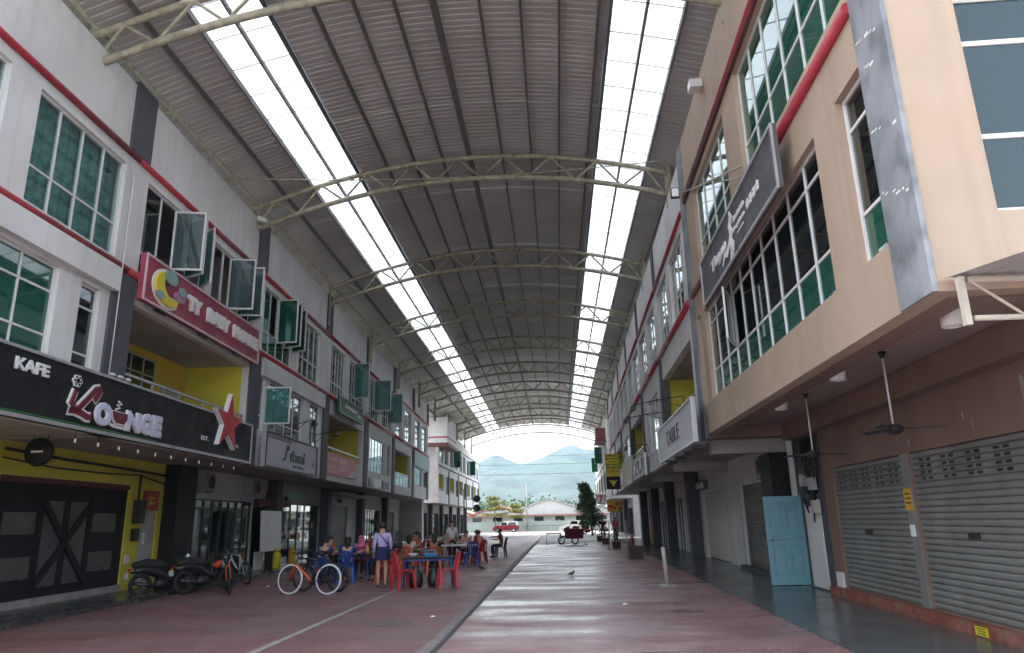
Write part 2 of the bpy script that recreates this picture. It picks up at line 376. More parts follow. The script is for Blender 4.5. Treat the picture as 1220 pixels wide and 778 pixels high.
        s.cube('party_wall', 'grey_wall', u1 - .075, u1 + .075, d_back, -2.12, 0, 3.4)
        if near_end: s.cube('party_wall', wm, u0 + .002, u0 + .15, d_back, -.203, 3.41, top + .1); s.cube('party_wall', 'grey_wall', u0 + .002, u0 + .15, d_back, -2.12, 0, 3.4)
    def band(s, z, m='red_band', u0=None, u1=None, r=.085, d=.0):
        mb = MB(); u0 = s.u0 if u0 is None else u0; u1 = s.u1 if u1 is None else u1
        mb.tube(s.L(u0 + .002, d + .03, z), s.L(u1 - .002, d + .03, z), r, n=10); mb.build('moulding', m, s.e)
    def pillar(s, u, m='dark_pillar', w=.8, zs=((3.4, 6.78), (9.55, 11.18)), d=.06):
        for a, b in zs: s.cube('pillar', m, u - w / 2, u + w / 2, -.19, d, a, b)
    def balcony(s, u0, u1, z0, z1, rail=4.45, m='yellow_wall', depth=1.9, win=True, glass_rail=None, inner='lime_wall'):
        s.wall('balcony_wall', m, u0, u1, -depth - .1, -depth, 3.64, z1 + .3, [(u0 + 2.95, u0 + 4.8, 4.5, 6.1)] if win else ())
        s.cube('balcony_wall', m, u0 - .15, u0 - .002, -depth, -.205, 3.64, z1 + .3)
        s.cube('balcony_wall', inner, u1 + .002, u1 + .15, -depth, -.205, 3.64, z1 + .3)
        s.cube('balcony_ceiling', 'soffit', u0, u1, -depth, -.205, z1 + .02, z1 + .12)
        if win:
            s.window(u0 + 2.95, u0 + 4.8, 4.5, 6.1, 3, (5.15, 5.65), g='dark_glass', fm='grey_frame', d=-depth - .05, name='balcony_window')
            s.cube('meter_box', 'grey_wall', u0 + 5.1, u0 + 5.9, -depth + .002, -depth + .12, 4.9, 5.5)
        mb = MB(); s.fbox(mb, u0, u1, -.13, -.07, rail + .32, rail + .37)
        n = 5
        for i in range(n + 1): u = u0 + .05 + (u1 - u0 - .1) * i / n; s.fbox(mb, u - .02, u + .02, -.12, -.08, z0, rail + .32)
        rl = mb.build('railing', 'grey_frame', s.e, fix=False)
        if glass_rail:
            for i in range(n): a = u0 + .05 + (u1 - u0 - .1) * i / n; b = u0 + .05 + (u1 - u0 - .1) * (i + 1) / n; s.cube('pane', glass_rail, a + .03, b - .03, -.105, -.095, z0 + .02, rail + .3, parent=rl)
def plane(side, u, d, z=0):
    """matrix of a sign plane on a facade: x along reading direction from u, y up, z out into the street"""
    p = side.pt(u, d, z); ax = Vector((-math.sin(side.rot) , math.cos(side.rot), 0)) * side.sg; nz = Vector((side.sg * math.cos(side.rot), side.sg * math.sin(side.rot), 0))
    mtx = Matrix((ax, Vector((0, 0, 1)), nz)).transposed().to_4x4(); mtx.translation = p; return mtx
def pbox(mtx, x0, x1, y0, y1, z0, z1, mb=None):
    mb = mb or MB(); c = [mtx @ Vector(p) for p in ((x0, y0, z0), (x1, y0, z0), (x1, y1, z0), (x0, y1, z0), (x0, y0, z1), (x1, y0, z1), (x1, y1, z1), (x0, y1, z1))]
    return mb.hexa(c[:4], c[4:])

# ------------------------------------------------------------------ ground
def sheet(name, m, pts, z):
    mb = MB(); mb.add([(x, y, z) for x, y in pts], [tuple(range(len(pts)))]); o = mb.build(name, m, fix=False); return structure(o)
mat('far_ground', (.10, .11, .06), .95, var=.3, scale=.02, dirt=(.16, .15, .12), dirt_amt=.6, dscale=.05)
sheet('ground', 'far_ground', [(-3000, -200), (3000, -200), (3000, 4000), (-3000, 4000)], -.03)
sheet('forecourt', 'pale_paving', [(-60, -60), (60, -60), (60, 103), (-60, 103)], -.012)
sheet('lane', 'lane_red', [(-10.9, -12), (-1.86, -12), (-1.86, 88), (-4.4, 52), (-5.2, 44), (-12.0, 44)], 0)
sheet('court', 'court_red', [(-1.62, -12), (4.4, -12), (4.6, 60), (1.4, 50), (-1.62, 50)], 0)
sheet('walkway', 'walk_grey', [(3.33, 4.6), (9.5, 4.6), (9.5, 60.5), (4.47, 60.5)], .006)
mat('kerb_concrete', (.20, .18, .17), .8, var=.2, scale=5, bump=.2)
sheet('kerb_strip', 'kerb_concrete', [(-1.86, -12), (-1.70, -12), (-1.70, 60), (-1.86, 80)], .008)
sheet('gutter', 'asphalt', [(-1.70, -12), (-1.64, -12), (-1.64, 60), (-1.70, 60)], .004)
sheet('painted_line', 'concrete', [(-4.14, -12), (-4.02, -12), (-4.02, 18.6), (-4.14, 18.6)], .005)
sheet('road', 'asphalt', [(-200, 103.2), (200, 103.2), (200, 112), (-200, 112)], -.006)
mb = MB(); mb.box(-200, 200, 112, 112.25, -.02, .12); structure(mb.build('kerb', 'concrete'))
# raised walkway of the left row
mb = MB()
for a, b in ((5.5, 21.1), (21.1, 59.6)):
    p = [LEFT.pt(a, -.55), LEFT.pt(b, -.55), LEFT.pt(b, -3), LEFT.pt(a, -3)]; mb.hexa([(q.x, q.y, -.02) for q in p], [(q.x, q.y, .10) for q in p])
structure(mb.build('walkway_left', 'dark_tile', fix=False))
# manhole cover set into the lane
mb = MB(); mb.lathe([(0, .018), (.30, .018), (.33, .012), (.36, .004)], (-2.88, 12.6, 0), 28)
tag(mb.build('manhole_cover', mat('iron', (.13, .105, .10), .6, var=.25, scale=20, bump=.4, bscale=70)), 'round worn manhole cover set into the red lane', 'manhole cover')

# ------------------------------------------------------------------ arcade roof
def rz(s): return 12.15 - .0265 * (s + 2) ** 2
def rx(s, y): return s * (1 + .0018 * (y - 20.6)) if s < 0 else s
def roofp(s, y, dz=0): return Vector((rx(s, y), y, rz(s) + dz))
roof = thing('arcade_roof', 'arched grey corrugated arcade roof on pale tubular steel trusses over the street', 'roof', (-2.5, 45, 0))
def rl(p): return (p[0] + 2.5, p[1] - 45, p[2])
Y0, Y1 = 7.0, 88.9
SKL, SKR = (-7.62, -6.12), (1.62, 3.2)
def sheet_strip(s0, s1, y0, y1, name, m, dz, pitch=.2, h=.02, ns=8):
    mb = MB(); k = max(1, round((y1 - y0) / pitch)); ys = []
    for i in range(k):
        t = y0 + (y1 - y0) * i / k; q = (y1 - y0) / k
        ys += [(t, 0), (t + q * .55, 0), (t + q * .65, h), (t + q * .9, h)]
    ys.append((y1, 0)); vs = []; nn = len(ys)
    for i in range(ns + 1):
        s = s0 + (s1 - s0) * i / ns
        for y, hh in ys: vs.append(rl(roofp(s, y, dz + hh)))
    mb.add(vs, [(i * nn + j, i * nn + j + 1, (i + 1) * nn + j + 1, (i + 1) * nn + j) for i in range(ns) for j in range(nn - 1)])
    return mb.build(name, m, roof, fix=False)
SHZ = 1.06
ya = Y0; k = 0
while ya < Y1 - .1:
    yb = min(Y1, ya + 2.75); lift = .012 if k % 2 else 0
    for s0, s1, ns in ((-11.5, SKL[0], 6), (SKL[1], SKR[0], 10), (SKR[1], 6.6, 6)):
        sheet_strip(s0, s1, ya, yb + .05, 'roof_sheet', 'roof_sheet', SHZ + lift, .2 if ya < 50 else .5, ns=ns)
    ya = yb; k += 1
ya = Y0; k = 0
while ya < Y1 - .1:
    yb = min(Y1, ya + (1.1 if ya < 45 else 2.2)); lift = .012 if k % 2 else 0
    for s0, s1 in (SKL, SKR):
        mb = MB(); vs = []
        for i in range(4):
            s = s0 - .08 + (s1 - s0 + .16) * i / 3; vs += [rl(roofp(s, ya, SHZ - .03 + lift)), rl(roofp(s, yb + .06, SHZ - .03 + lift))]
        mb.add(vs, [(2 * i, 2 * i + 1, 2 * i + 3, 2 * i + 2) for i in range(3)]); mb.build('skylight_sheet', 'skylight', roof, fix=False)
        a_, b_ = Vector(rl(roofp(s0, ya, SHZ - .045))), Vector(rl(roofp(s1, ya, SHZ - .045)))
        if ya < 60: rod('seam', 'seam_grey', roof, a_, b_, .011)
    ya = yb; k += 1
PUR = [-10.35, -8.5, -7.62, -6.87, -6.12, -5.15, -4.25, -3.35, -2.45, -1.4, -.45, .45, 1.35, 1.62, 2.4, 3.2, 4.1, 5.0, 5.9]
for s in PUR:
    w_, h_ = (.055, .15) if s not in (-2.45,) else (.13, .24)
    if s in (-6.87, 2.4): w_, h_ = .06, .12
    mb = MB(); a, b = roofp(s, Y0, SHZ - .02), roofp(s, Y1, SHZ - .02)
    mb.hexa([rl(a + Vector((-w_ / 2, 0, -h_))), rl(a + Vector((w_ / 2, 0, -h_))), rl(b + Vector((w_ / 2, 0, -h_))), rl(b + Vector((-w_ / 2, 0, -h_)))],
            [rl(a + Vector((-w_ / 2, 0, 0))), rl(a + Vector((w_ / 2, 0, 0))), rl(b + Vector((w_ / 2, 0, 0))), rl(b + Vector((-w_ / 2, 0, 0)))])
    mb.build('purlin', 'purlin_steel', roof)
TR = [12.1, 20.6, 28.8, 36.4, 44.0, 51.6, 59.2, 66.8, 74.4, 82.0, 89.6]
for y in TR:
    sl_, sr_ = -9.45, 3.55 + .019 * (y - 5)
    dz = -.45 if y > 95 else 0
    if y > 95: sl_, sr_ = -10.2, 5.6
    N = 28; S = [sl_ + (sr_ - sl_) * i / N for i in range(N + 1)]
    P = lambda s, up_: Vector(rl(roofp(s, y, dz + (.74 if up_ else 0))))
    mb = MB(); mb.path([P(s, 0) for s in S], .085 if y > 8 else .085, 8); mb.path([P(s, 1) for s in S[:]], .08, 8)
    tr = mb.build('truss', 'steel', roof, fix=False)
    nb = 9; step = (sr_ - sl_) / nb
    for i in range(nb):
        a, mid, b = sl_ + step * i, sl_ + step * (i + .5), sl_ + step * (i + 1)
        rod('brace', 'steel', tr, P(mid, 1), P(a if i else a + .15, 0), .038); rod('brace', 'steel', tr, P(mid, 1), P(b if i < nb - 1 else b - .15, 0), .038)
    if y < 95:
        for s, hh in ((sl_, -.9), (sr_, -.45)):
            rod('brace', 'steel', tr, P(s + (.05 if s < 0 else -.05), 1) + Vector((0, 0, .25)), P(s + (.05 if s < 0 else -.05), 0) + Vector((0, 0, hh)), .10)
# eave lattice on the left
for i in range(int((Y1 - Y0) / 1.9)):
    y = Y0 + .5 + 1.9 * i; a = Vector(rl(roofp(-9.28, y, .84))); b = Vector(rl(roofp(-9.45, y + .8, .2))); c = Vector(rl(roofp(-10.3, y, .95)))
    rod('strut', 'steel', roof, a, b, .014); rod('strut', 'steel', roof, a, c, .03)
for s, z in ((-9.28, .86),):
    mb = MB(); mb.tube(rl(roofp(s, Y0, z)), rl(roofp(s, Y1, z)), .05, n=8); mb.build('eave_beam', 'steel', roof)
# thin service wires strung across under the roof
for y, za, zb, lab in ((17.6, 11.0, 11.75, 'thin wire strung across just under the roof trusses beside the baby shop'), (33.5, 11.0, 11.6, 'thin wire strung across under the roof deeper in the arcade')):
    mb = MB(); xa, xb = LEFT.x(y) + .1, RIGHT.x(y) - .1
    mb.path([(xa + (xb - xa) * i / 14, y + .12 * i, za + (zb - za) * i / 14 - .28 * math.sin(math.pi * i / 14)) for i in range(15)], .018, 6)
    tag(mb.build('span_wire', 'steel'), lab, 'wire')

# ------------------------------------------------------------------ left row, near block
TZ = (7.05, 9.18)      # top floor windows
def left_bay(u0, u1, label, top, mid=(), balc=None, near=False, solid_top=11.1, holes=(), side=LEFT, wm='white_wall', pil=True, bandm='red_band'):
    h = House(side, u0, u1, label)
    hs_ = [(a, b, *TZ) for a, b in top] + [(a, b, c, d) for a, b, c, d in mid] + list(holes)
    if balc: hs_.append(balc[:4])
    h.wall('wall', wm, u0, u1, -.2, 0, 3.4, solid_top, hs_)
    h.shell(near_end=near, wm=wm)
    h.band(6.9, bandm); h.band(9.46, bandm, r=.07)
    if pil: h.pillar(u1 - .002 - (.0 if u1 != 59.6 else .4))
    return h
BAYS = [6.2, 13.7, 21.15, 29.05, 36.6, 44.2, 51.8, 59.6]
h0 = left_bay(6.2, 13.7, 'pale grey shophouse with curtained upper window above the start of the black cafe sign', [(6.6, 9.82), (10.55, 13.3)], [(8.2, 11.72, 4.55, 6.24), (12.38, 13.0, 4.45, 6.2)], near=True)
h0.window(6.6, 9.82, *TZ, 4, (7.75,), d=-.1, g='curtained_glass', curtain=('curtain_teal', 7.6, 9.8))
h0.window(10.55, 13.3, *TZ, 4, (7.75,), g='curtained_glass', curtain=('curtain_teal', 10.6, 13.25))
h0.window(8.2, 11.72, 4.55, 6.24, 4, (4.95, 5.75), g='green_glass', fm='white_frame')
h0.window(12.38, 13.0, 4.45, 6.2, 1, (4.85, 5.75), g='dark_glass')
h0.cube('lintel', 'white_wall', 6.4, 13.36, .002, .16, 6.3, 6.8)
mb = MB(); mb.tube(h0.L(13.42, .12, 3.5), h0.L(13.42, .12, 9.0), .012, n=6); mb.build('conduit', 'white_frame', h0.e)
h1 = left_bay(13.7, 21.15, 'pale grey shophouse with yellow balcony and many open casements above the baby shop sign', [(14.2, 17.3), (17.75, 20.75)], balc=(14.15, 20.7, 4.45, 6.28))
h1.window(14.2, 17.3, *TZ, 4, (7.55,), g='dark_glass', open_cells=((1, 1), (2, 1), (3, 1)))
h1.window(17.75, 20.75, *TZ, 4, (7.55,), g='dark_glass', open_cells=((0, 1), (1, 1), (2, 1)))
for u, a, t in ((15.05, 100, -1), (15.75, 62, -1), (16.55, 48, -1), (18.35, 98, -1), (19.05, 96, -1), (19.9, 55, -1)):
    h1.sash(u + .55, 7.58, 9.1, .74, a, g='teal_glass' if a < 90 else 'sash_glass', towards=t)
h1.balcony(14.15, 20.7, 4.45, 6.28)
mb = MB()
for du in (0, .13, .26): mb.ball(h1.L(13.6 + du * 2.2, .09, 4.62), .045, .11, .035)
mb.build('bird_droppings', 'white_print', h1.e)
h2 = left_bay(21.15, 29.05, 'pale grey shophouse with green open casements above the grey hair salon sign', [(21.6, 24.5), (25.3, 27.95)], [(21.65, 22.15, 4.5, 6.2), (22.55, 26.1, 4.5, 6.2), (27.0, 28.3, 4.5, 6.2)])
h2.window(21.6, 24.5, *TZ, 4, (7.75,), g='green_glass', open_cells=((1, 1), (2, 1)))
h2.window(25.3, 27.95, *TZ, 4, (7.75,), g='curtained_glass', curtain=('curtain_pale', 26.9, 27.9))
for u, a in ((22.55, 88), (23.3, 70), (24.05, 62)): h2.sash(u + .5, 7.6, 9.15, .7, a, g='green_glass')
h2.window(21.65, 22.15, 4.5, 6.2, 1, (5.0,), g='dark_glass'); h2.window(22.55, 26.1, 4.5, 6.2, 4, (4.95, 5.65), g='dark_glass'); h2.window(27.0, 28.3, 4.5, 6.2, 2, (5.65,), g='dark_glass')
h2.sash(22.3, 4.75, 5.95, .85, 92, g='teal_glass')
h2.cube('lintel', 'white_wall', 21.6, 28.6, .002, .12, 6.22, 6.78)
h3 = left_bay(29.05, 36.6, 'pale grey shophouse with yellow balcony behind the faded pink banner', [(29.6, 32.0), (32.9, 35.9)], balc=(29.6, 35.8, 4.45, 6.15))
h3.window(29.6, 32.0, *TZ, 5, (7.6,), g='dark_glass', fw=.06); h3.window(32.9, 35.9, *TZ, 4, (7.6,), g='dark_glass', open_cells=((0, 1),))
h3.sash(33.9, 7.5, 9.25, .8, 85, g='teal_glass'); h3.balcony(29.6, 35.8, 4.45, 6.15, win=False)
h3.cube('notice_board', 'amber_print', 30.2, 33.2, -1.88, -1.8, 4.75, 5.55)
h4 = left_bay(36.6, 44.2, 'pale grey shophouse with two teal casements wide open on its top floor', [(37.2, 39.7), (40.6, 43.4)], [(37.6, 41.6, 4.3, 6.1), (42.2, 43.4, 4.3, 6.1)])
h4.window(37.2, 39.7, *TZ, 4, (7.7,), g='dark_glass', fw=.06); h4.window(40.6, 43.4, *TZ, 4, (7.7,), g='dark_glass', fw=.06)
h4.window(37.6, 41.6, 4.3, 6.1, 5, (4.95,), g={'*': 'dark_glass', **{(i, 0): 'teal_glass' for i in range(5)}}); h4.window(42.2, 43.4, 4.3, 6.1, 2, (), g='dark_glass')
h4.sash(38.6, 7.6, 9.3, .95, 88, g='teal_glass'); h4.sash(42.4, 7.4, 9.2, .95, 86, g='teal_glass')
h5 = left_bay(44.2, 51.8, 'pale grey shophouse with glass railed yellow balcony', [(44.6, 47.1), (48.0, 50.9)], balc=(44.6, 50.8, 3.95, 6.15))
h5.window(44.6, 47.1, *TZ, 4, (7.7,), g='curtained_glass', fw=.06, curtain=('curtain_pale', 44.7, 45.9)); h5.window(48.0, 50.9, *TZ, 4, (7.7,), g='window_glass', fw=.06)
h5.balcony(44.6, 50.8, 3.95, 6.15, rail=4.4, win=False, glass_rail='teal_glass')
h6 = left_bay(51.8, 59.6, 'end shophouse of the pale row with teal fascia board below its top windows', [(52.4, 54.9), (55.9, 58.6)], [(52.6, 56.4, 4.3, 5.55), (57.0, 58.8, 4.3, 5.55)])
h6.window(52.4, 54.9, *TZ, 4, (7.7,), g='window_glass', fw=.06); h6.window(55.9, 58.6, *TZ, 4, (7.7,), g='window_glass', fw=.06)
h6.window(52.6, 56.4, 4.3, 5.55, 4, (), g='teal_glass'); h6.window(57.0, 58.8, 4.3, 5.55, 2, (), g='dark_glass')
h6.cube('fascia', 'teal_sign', 51.85, 59.55, .002, .14, 5.62, 6.72)

# ------------------------------------------------------------------ left row, ground floors
SD = -2.1
def ribs(h, name, m, u0, u1, z0, z1, d, pitch=.11):
    mb = MB(); n = int((z1 - z0) / pitch); vs = []
    for i in range(n):
        z = z0 + (z1 - z0) * i / n; q = (z1 - z0) / n
        for zz, dd in ((z, 0), (z + q * .15, .022), (z + q * .75, .022), (z + q * .95, 0)): vs += [h.L(u0, d + dd, zz), h.L(u1, d + dd, zz)]
    k = len(vs) // 2; mb.add(vs, [(2 * i, 2 * i + 1, 2 * i + 3, 2 * i + 2) for i in range(k - 1)]); return mb.build(name, m, h.e, fix=False)
# cafe: yellow wall with black folding doors
h0.wall('shop_wall', 'lime_wall', 6.4, 13.68, SD - .15, SD, .1, 3.4)
h1.wall('shop_wall', 'lime_wall', 13.72, 20.5, SD - .15, SD, .1, 3.4, [(13.9, 18.65, .25, 2.72), (19.35, 20.22, .2, 2.08)])
h1.cube('threshold', 'concrete', 13.9, 18.65, SD - .1, SD + .04, .1, .25)
h1.cube('lintel', 'maroon_paint', 13.9, 18.65, SD - .08, SD + .02, 2.6, 2.72)
dp = h1.wall('door', 'black_panel', 13.9, 18.65, SD - .1, SD - .04, .25, 2.6, [(14.2, 15.25, 1.55, 2.0), (14.2, 15.25, .65, 1.1), (15.45, 16.15, .45, 2.25), (16.35, 17.05, .45, 2.25), (17.25, 18.3, 1.55, 2.0), (17.25, 18.3, .65, 1.1)])
for a, b, c, d in ((14.2, 15.25, 1.55, 2.0), (14.2, 15.25, .65, 1.1), (15.45, 16.15, .45, 2.25), (16.35, 17.05, .45, 2.25), (17.25, 18.3, 1.55, 2.0), (17.25, 18.3, .65, 1.1)):
    h1.cube('pane', 'smoke_glass' if 'smoke_glass' in MATS else (mat('smoke_glass', (.10, .096, .09), .35, var=.12, scale=3) and 'smoke_glass'), a, b, SD - .085, SD - .07, c, d, parent=dp)
for a, b, c, d in ((15.4, .5, 17.1, 2.2), (15.4, 2.2, 17.1, .5)):
    mb = MB(); p, q = Vector(h1.L(a, SD - .02, b)), Vector(h1.L(c, SD - .02, d)); dz_ = Vector((0, 0, .1)); e_ = Vector((.03 * h1.sg, 0, 0))
    mb.hexa([p - dz_ - e_, q - dz_ - e_, q - dz_ + e_, p - dz_ + e_], [p + dz_ - e_, q + dz_ - e_, q + dz_ + e_, p + dz_ + e_]); mb.build('cross_bar', 'black_panel', dp)
h1.cube('door', 'grey_wall', 19.35, 20.22, SD - .1, SD - .05, .2, 2.08)
h1.cube('poster', 'red_poster' if mat('red_poster', (.42, .07, .05), .5, var=.3, scale=5) else '', 19.35, 20.2, SD + .004, SD + .02, 2.1, 2.62)
mb = MB(); h1.fbox(mb, 19.62, 19.92, SD + .021, SD + .024, 2.25, 2.32); h1.fbox(mb, 19.7, 19.78, SD + .021, SD + .024, 2.2, 2.5); h1.fbox(mb, 19.6, 19.95, SD + .021, SD + .024, 2.4, 2.45); mb.build('poster_mark', 'yellow_print', h1.e)
h1.cube('meter_box', 'black_metal', 18.9, 19.2, SD + .002, SD + .2, 1.75, 2.35); h1.cube('meter_box', 'black_metal', 18.92, 19.15, SD + .002, SD + .12, 1.3, 1.62)
h1.cube('switch_plate', 'white_frame', 18.75, 18.95, SD + .002, SD + .03, .75, .95); h1.cube('notice', 'white_print', 19.6, 19.75, SD - .048, SD - .04, 1.2, 1.5)
h1.cube('shop_pillar', 'black_panel', 20.45, 21.6, SD - .15, SD + .42, .1, 3.39)
mb = MB(); mb.path([h1.L(u, SD + .1, z) for u, z in ((13.8, 3.22), (15.5, 3.16), (18, 3.12), (20.4, 3.06))], .035, 6); mb.path([h1.L(u, SD + .06, z) for u, z in ((13.8, 3.05), (15.5, 2.95), (17.5, 2.95), (19, 3.0), (20.4, 2.82))], .018, 6)
mb.path([h1.L(19.05, SD + .06, 3.0), h1.L(19.03, SD + .06, 2.3)], .03, 6); mb.build('cable', 'black_metal', h1.e)
# salon: white wall above a glazed front with black bars
h2.wall('shop_wall', 'white_wall', 21.55, 28.97, SD - .15, SD, .1, 3.4, [(21.9, 27.15, .1, 2.5), (27.3, 28.9, .1, 2.35)])
sf = MB()
for i in range(9): u = 21.9 + (27.15 - 21.9) * i / 8; h2.fbox(sf, u - .03, u + .03, SD - .1, SD - .02, .1, 2.5)
h2.fbox(sf, 21.9, 27.15, SD - .09, SD - .03, 2.18, 2.24); h2.fbox(sf, 21.9, 27.15, SD - .09, SD - .03, 2.45, 2.5); sfo = sf.build('shop_front', 'black_metal', h2.e, fix=False)
for i in range(8): u = 21.9 + (27.15 - 21.9) * i / 8; h2.cube('pane', 'clear_glass' if i not in (3, 4) else 'dark_glass', u + .03, u + .626, SD - .07, SD - .06, .12, 2.45, parent=sfo)
h2.cube('back_wall', 'grey_wall', 21.6, 28.9, SD - 2.2, SD - 2.1, .1, 3.38)
for u, w_ in ((22.3, .5), (25.9, .55)):
    mb = MB(); mb.add([h2.L(u, SD - .3, .15), h2.L(u + w_, SD - .3, .15), h2.L(u + w_ * .9, SD - .25, 1.2), h2.L(u + w_ * 1.4, SD - .3, 2.15), h2.L(u - w_ * .4, SD - .3, 2.15), h2.L(u + w_ * .1, SD - .25, 1.2)], [(0, 1, 2, 5), (5, 2, 3, 4)]); mb.build('curtain', 'curtain_pale', h2.e)
h2.cube('door', 'dark_glass', 27.32, 28.88, SD - .09, SD - .06, .1, 2.33)
mb = MB(); h2.fbox(mb, 27.3, 31.0, SD + .02, SD + .25, 2.36, 2.62); mb.build('name_board', 'maroon_paint', h2.e)
mb = MB(); mb.tube(h2.L(28.3, SD + .13, 2.6), h2.L(28.5, SD + .13, 2.9), .05); mb.tube(h2.L(28.5, SD + .13, 2.9), h2.L(28.9, SD + .13, 2.75), .05); mb.ball(h2.L(28.95, SD + .13, 2.82), .09); mb.ball(h2.L(30.6, SD + .13, 2.72), .12, .16, .11); mb.build('ornament', 'maroon_print', h2.e)
h2.cube('shop_pillar', 'dark_pillar', 28.75, 29.45, SD - .15, SD + .4, .1, 3.39)
# third to last units: glazed fronts, one closed shutter, one with a white back wall
def shopfront(h, u0, u1, cols, g, top=2.55, m='black_metal', back='grey_wall'):
    h.wall('shop_wall', 'grey_wall', h.u0 + .3, h.u1 - .08, SD - .15, SD, .1, 3.4, [(u0, u1, .1, top)])
    f = MB()
    for i in range(cols + 1): u = u0 + (u1 - u0) * i / cols; h.fbox(f, max(u0, u - .03), min(u1, u + .03), SD - .1, SD - .03, .1, top)
    h.fbox(f, u0, u1, SD - .09, SD - .04, top - .06, top); o = f.build('shop_front', m, h.e, fix=False)
    for i in range(cols): a = u0 + (u1 - u0) * i / cols; b = u0 + (u1 - u0) * (i + 1) / cols; h.cube('pane', g, a + .03, b - .03, SD - .07, SD - .06, .12, top - .06, parent=o)
    h.cube('back_wall', back, h.u0 + .2, h.u1 - .1, SD - 3.2, SD - 3.1, .1, 3.38)
    h.cube('shop_pillar', 'dark_pillar', h.u1 - .35, h.u1 + .3, SD - .15, SD + .4, .1, 3.39); return o
shopfront(h3, 29.8, 35.9, 6, 'clear_glass')
for k in range(14): u = random.uniform(30, 35.4); z = random.uniform(.9, 2.2); h3.cube('poster', random.choice(['white_print', 'red_print', 'teal_print', 'black_print', 'white_print', 'yellow_print']), u, u + random.uniform(.2, .5), SD - .058, SD - .052, z, z + random.uniform(.15, .35))
h3.cube('name_board', 'teal_print', 30.2, 33.0, SD + .002, SD + .12, 2.62, 3.1)
h4.wall('shop_wall', 'white_wall', 36.9, 44.1, SD - .15, SD, .1, 3.4, [(37.4, 41.8, .1, 2.6)]); ribs(h4, 'shutter', 'shutter_dark', 37.4, 41.8, .1, 2.6, SD - .1)
h4.cube('awning_slab', 'grey_wall', 37.0, 43.9, SD + .002, SD + .9, 3.05, 3.2); h4.cube('shop_pillar', 'dark_pillar', 43.85, 44.5, SD - .15, SD + .4, .1, 3.39)
mb = MB(); mb.ball(h4.L(39.6, SD + .12, 2.86), .1, .42, .12); mb.build('emblem', 'maroon_print', h4.e)
o5 = shopfront(h5, 45.0, 50.8, 8, 'clear_glass', back='white_wall')
for i in range(7):
    for j in range(3): h5.cube('product', random.choice(['white_print', 'white_print', 'lavender_print', 'red_print']), 45.2 + i * .78, 45.75 + i * .78, SD - 1.0, SD - .8, 1.0 + j * .5, 1.32 + j * .5)
h6.wall('shop_wall', 'grey_wall', 52.1, 59.5, SD - .15, SD, .1, 3.4, [(53.0, 56.2, .1, 2.4)]); ribs(h6, 'shutter', 'shutter_dark', 53.0, 56.2, .1, 2.4, SD - .1, .14)
h6.cube('shop_pillar', 'grey_wall', 58.6, 59.55, SD, -.3, .1, 3.39)
# ------------------------------------------------------------------ left row, far block past the side lane
def far_block(side, edges, tops, labels, protr, names):
    for k in range(len(edges) - 1):
        u0, u1 = edges[k], edges[k + 1]; h = House(side, u0, u1, labels[k]); tp = tops[k]; W = u1 - u0
        wins = [(u0 + .5, u0 + W * .45), (u0 + W * .55, u1 - .5)]; t0, t1 = 7.1, min(9.15, tp - 1.2)
        hl = [(a, b, t0, t1) for a, b in wins]
        bal = (u0 + .5, u0 + W * .55, 4.5, 6.05); mw = (u0 + W * .66, u1 - .5, 4.2, 6.05)
        h.wall('wall', 'white_wall', u0, u1, -.2, 0, 3.35, tp, hl + [bal, mw]); h.shell(near_end=(k == 0), top=tp - .6, wm='grey_wall' if k == 0 else 'white_wall')
        h.band(6.75, 'dark_pillar', r=.07); h.band(9.35 if tp > 9.8 else 9.2, 'dark_pillar', r=.05)
        for a, b in wins: h.window(a, b, t0, t1, 3, (), g='window_glass', fw=.07)
        h.window(mw[0], mw[1], mw[2], mw[3], 2, (), g='teal_glass', fw=.07)
        h.balcony(*bal, rail=4.3, win=False)
        h.pillar(u1 - .3, w=.5, zs=((3.36, 6.6),))
        if k in (1, 3): h.sash(u0 + W * .5, 7.2, 9.0, .9, 70, g='green_glass')
        shopfront(h, u0 + .6, u1 - .7, 5, 'clear_glass' if k % 2 else 'dark_glass', back='white_wall')
        if k == 0:
            h.cube('end_wall', 'grey_wall', u0 - .02, u0, -9, -.0, 3.35, 8.0); h.cube('end_window', 'dark_glass', u0 - .05, u0 - .021, -1.9, -.9, 4.3, 6.2)
            if protr == 2:
                h.cube('bay_box', 'maroon_paint', u0 - .4, u0 + 3.4, .002, .9, 8.6, 9.7); h.cube('bay_soffit', 'maroon_paint', u0 - .5, u0 + 3.5, .002, 1.0, 8.45, 8.595)
            elif protr:
                h.cube('bay_box', 'white_wall', u0 - .6, u0 + 5.4, .002, .95, 8.75, 11.15); h.cube('bay_soffit', 'maroon_paint', u0 - .7, u0 + 5.5, .002, 1.05, 8.45, 8.745); h.cube('bay_stripe', 'red_band', u0 - .62, u0 + 5.42, .9, .97, 9.2, 9.34); h.cube('bay_stripe', 'red_band', u0 - .62, u0 - .601, -4, .9, 9.2, 9.34)
                h.cube('bay_wall', 'white_wall', u0 - .6, u0 - .05, -6, .0, 8.75, 11.15); h.cube('bay_soffit', 'maroon_paint', u0 - .7, u0 - .05, -6, .0, 8.45, 8.745)
far_block(LEFTB, [67, 74, 81, 88, 95, 102], [11.1, 10.8, 10.5, 10.2, 9.9],
          ['first far left shophouse past the side lane, with box bay and maroon underside', 'second far left shophouse past the side lane with green casement', 'third far left shophouse past the side lane', 'fourth far left shophouse past the side lane with green casement', 'last far left shophouse before the cross road'], True, None)

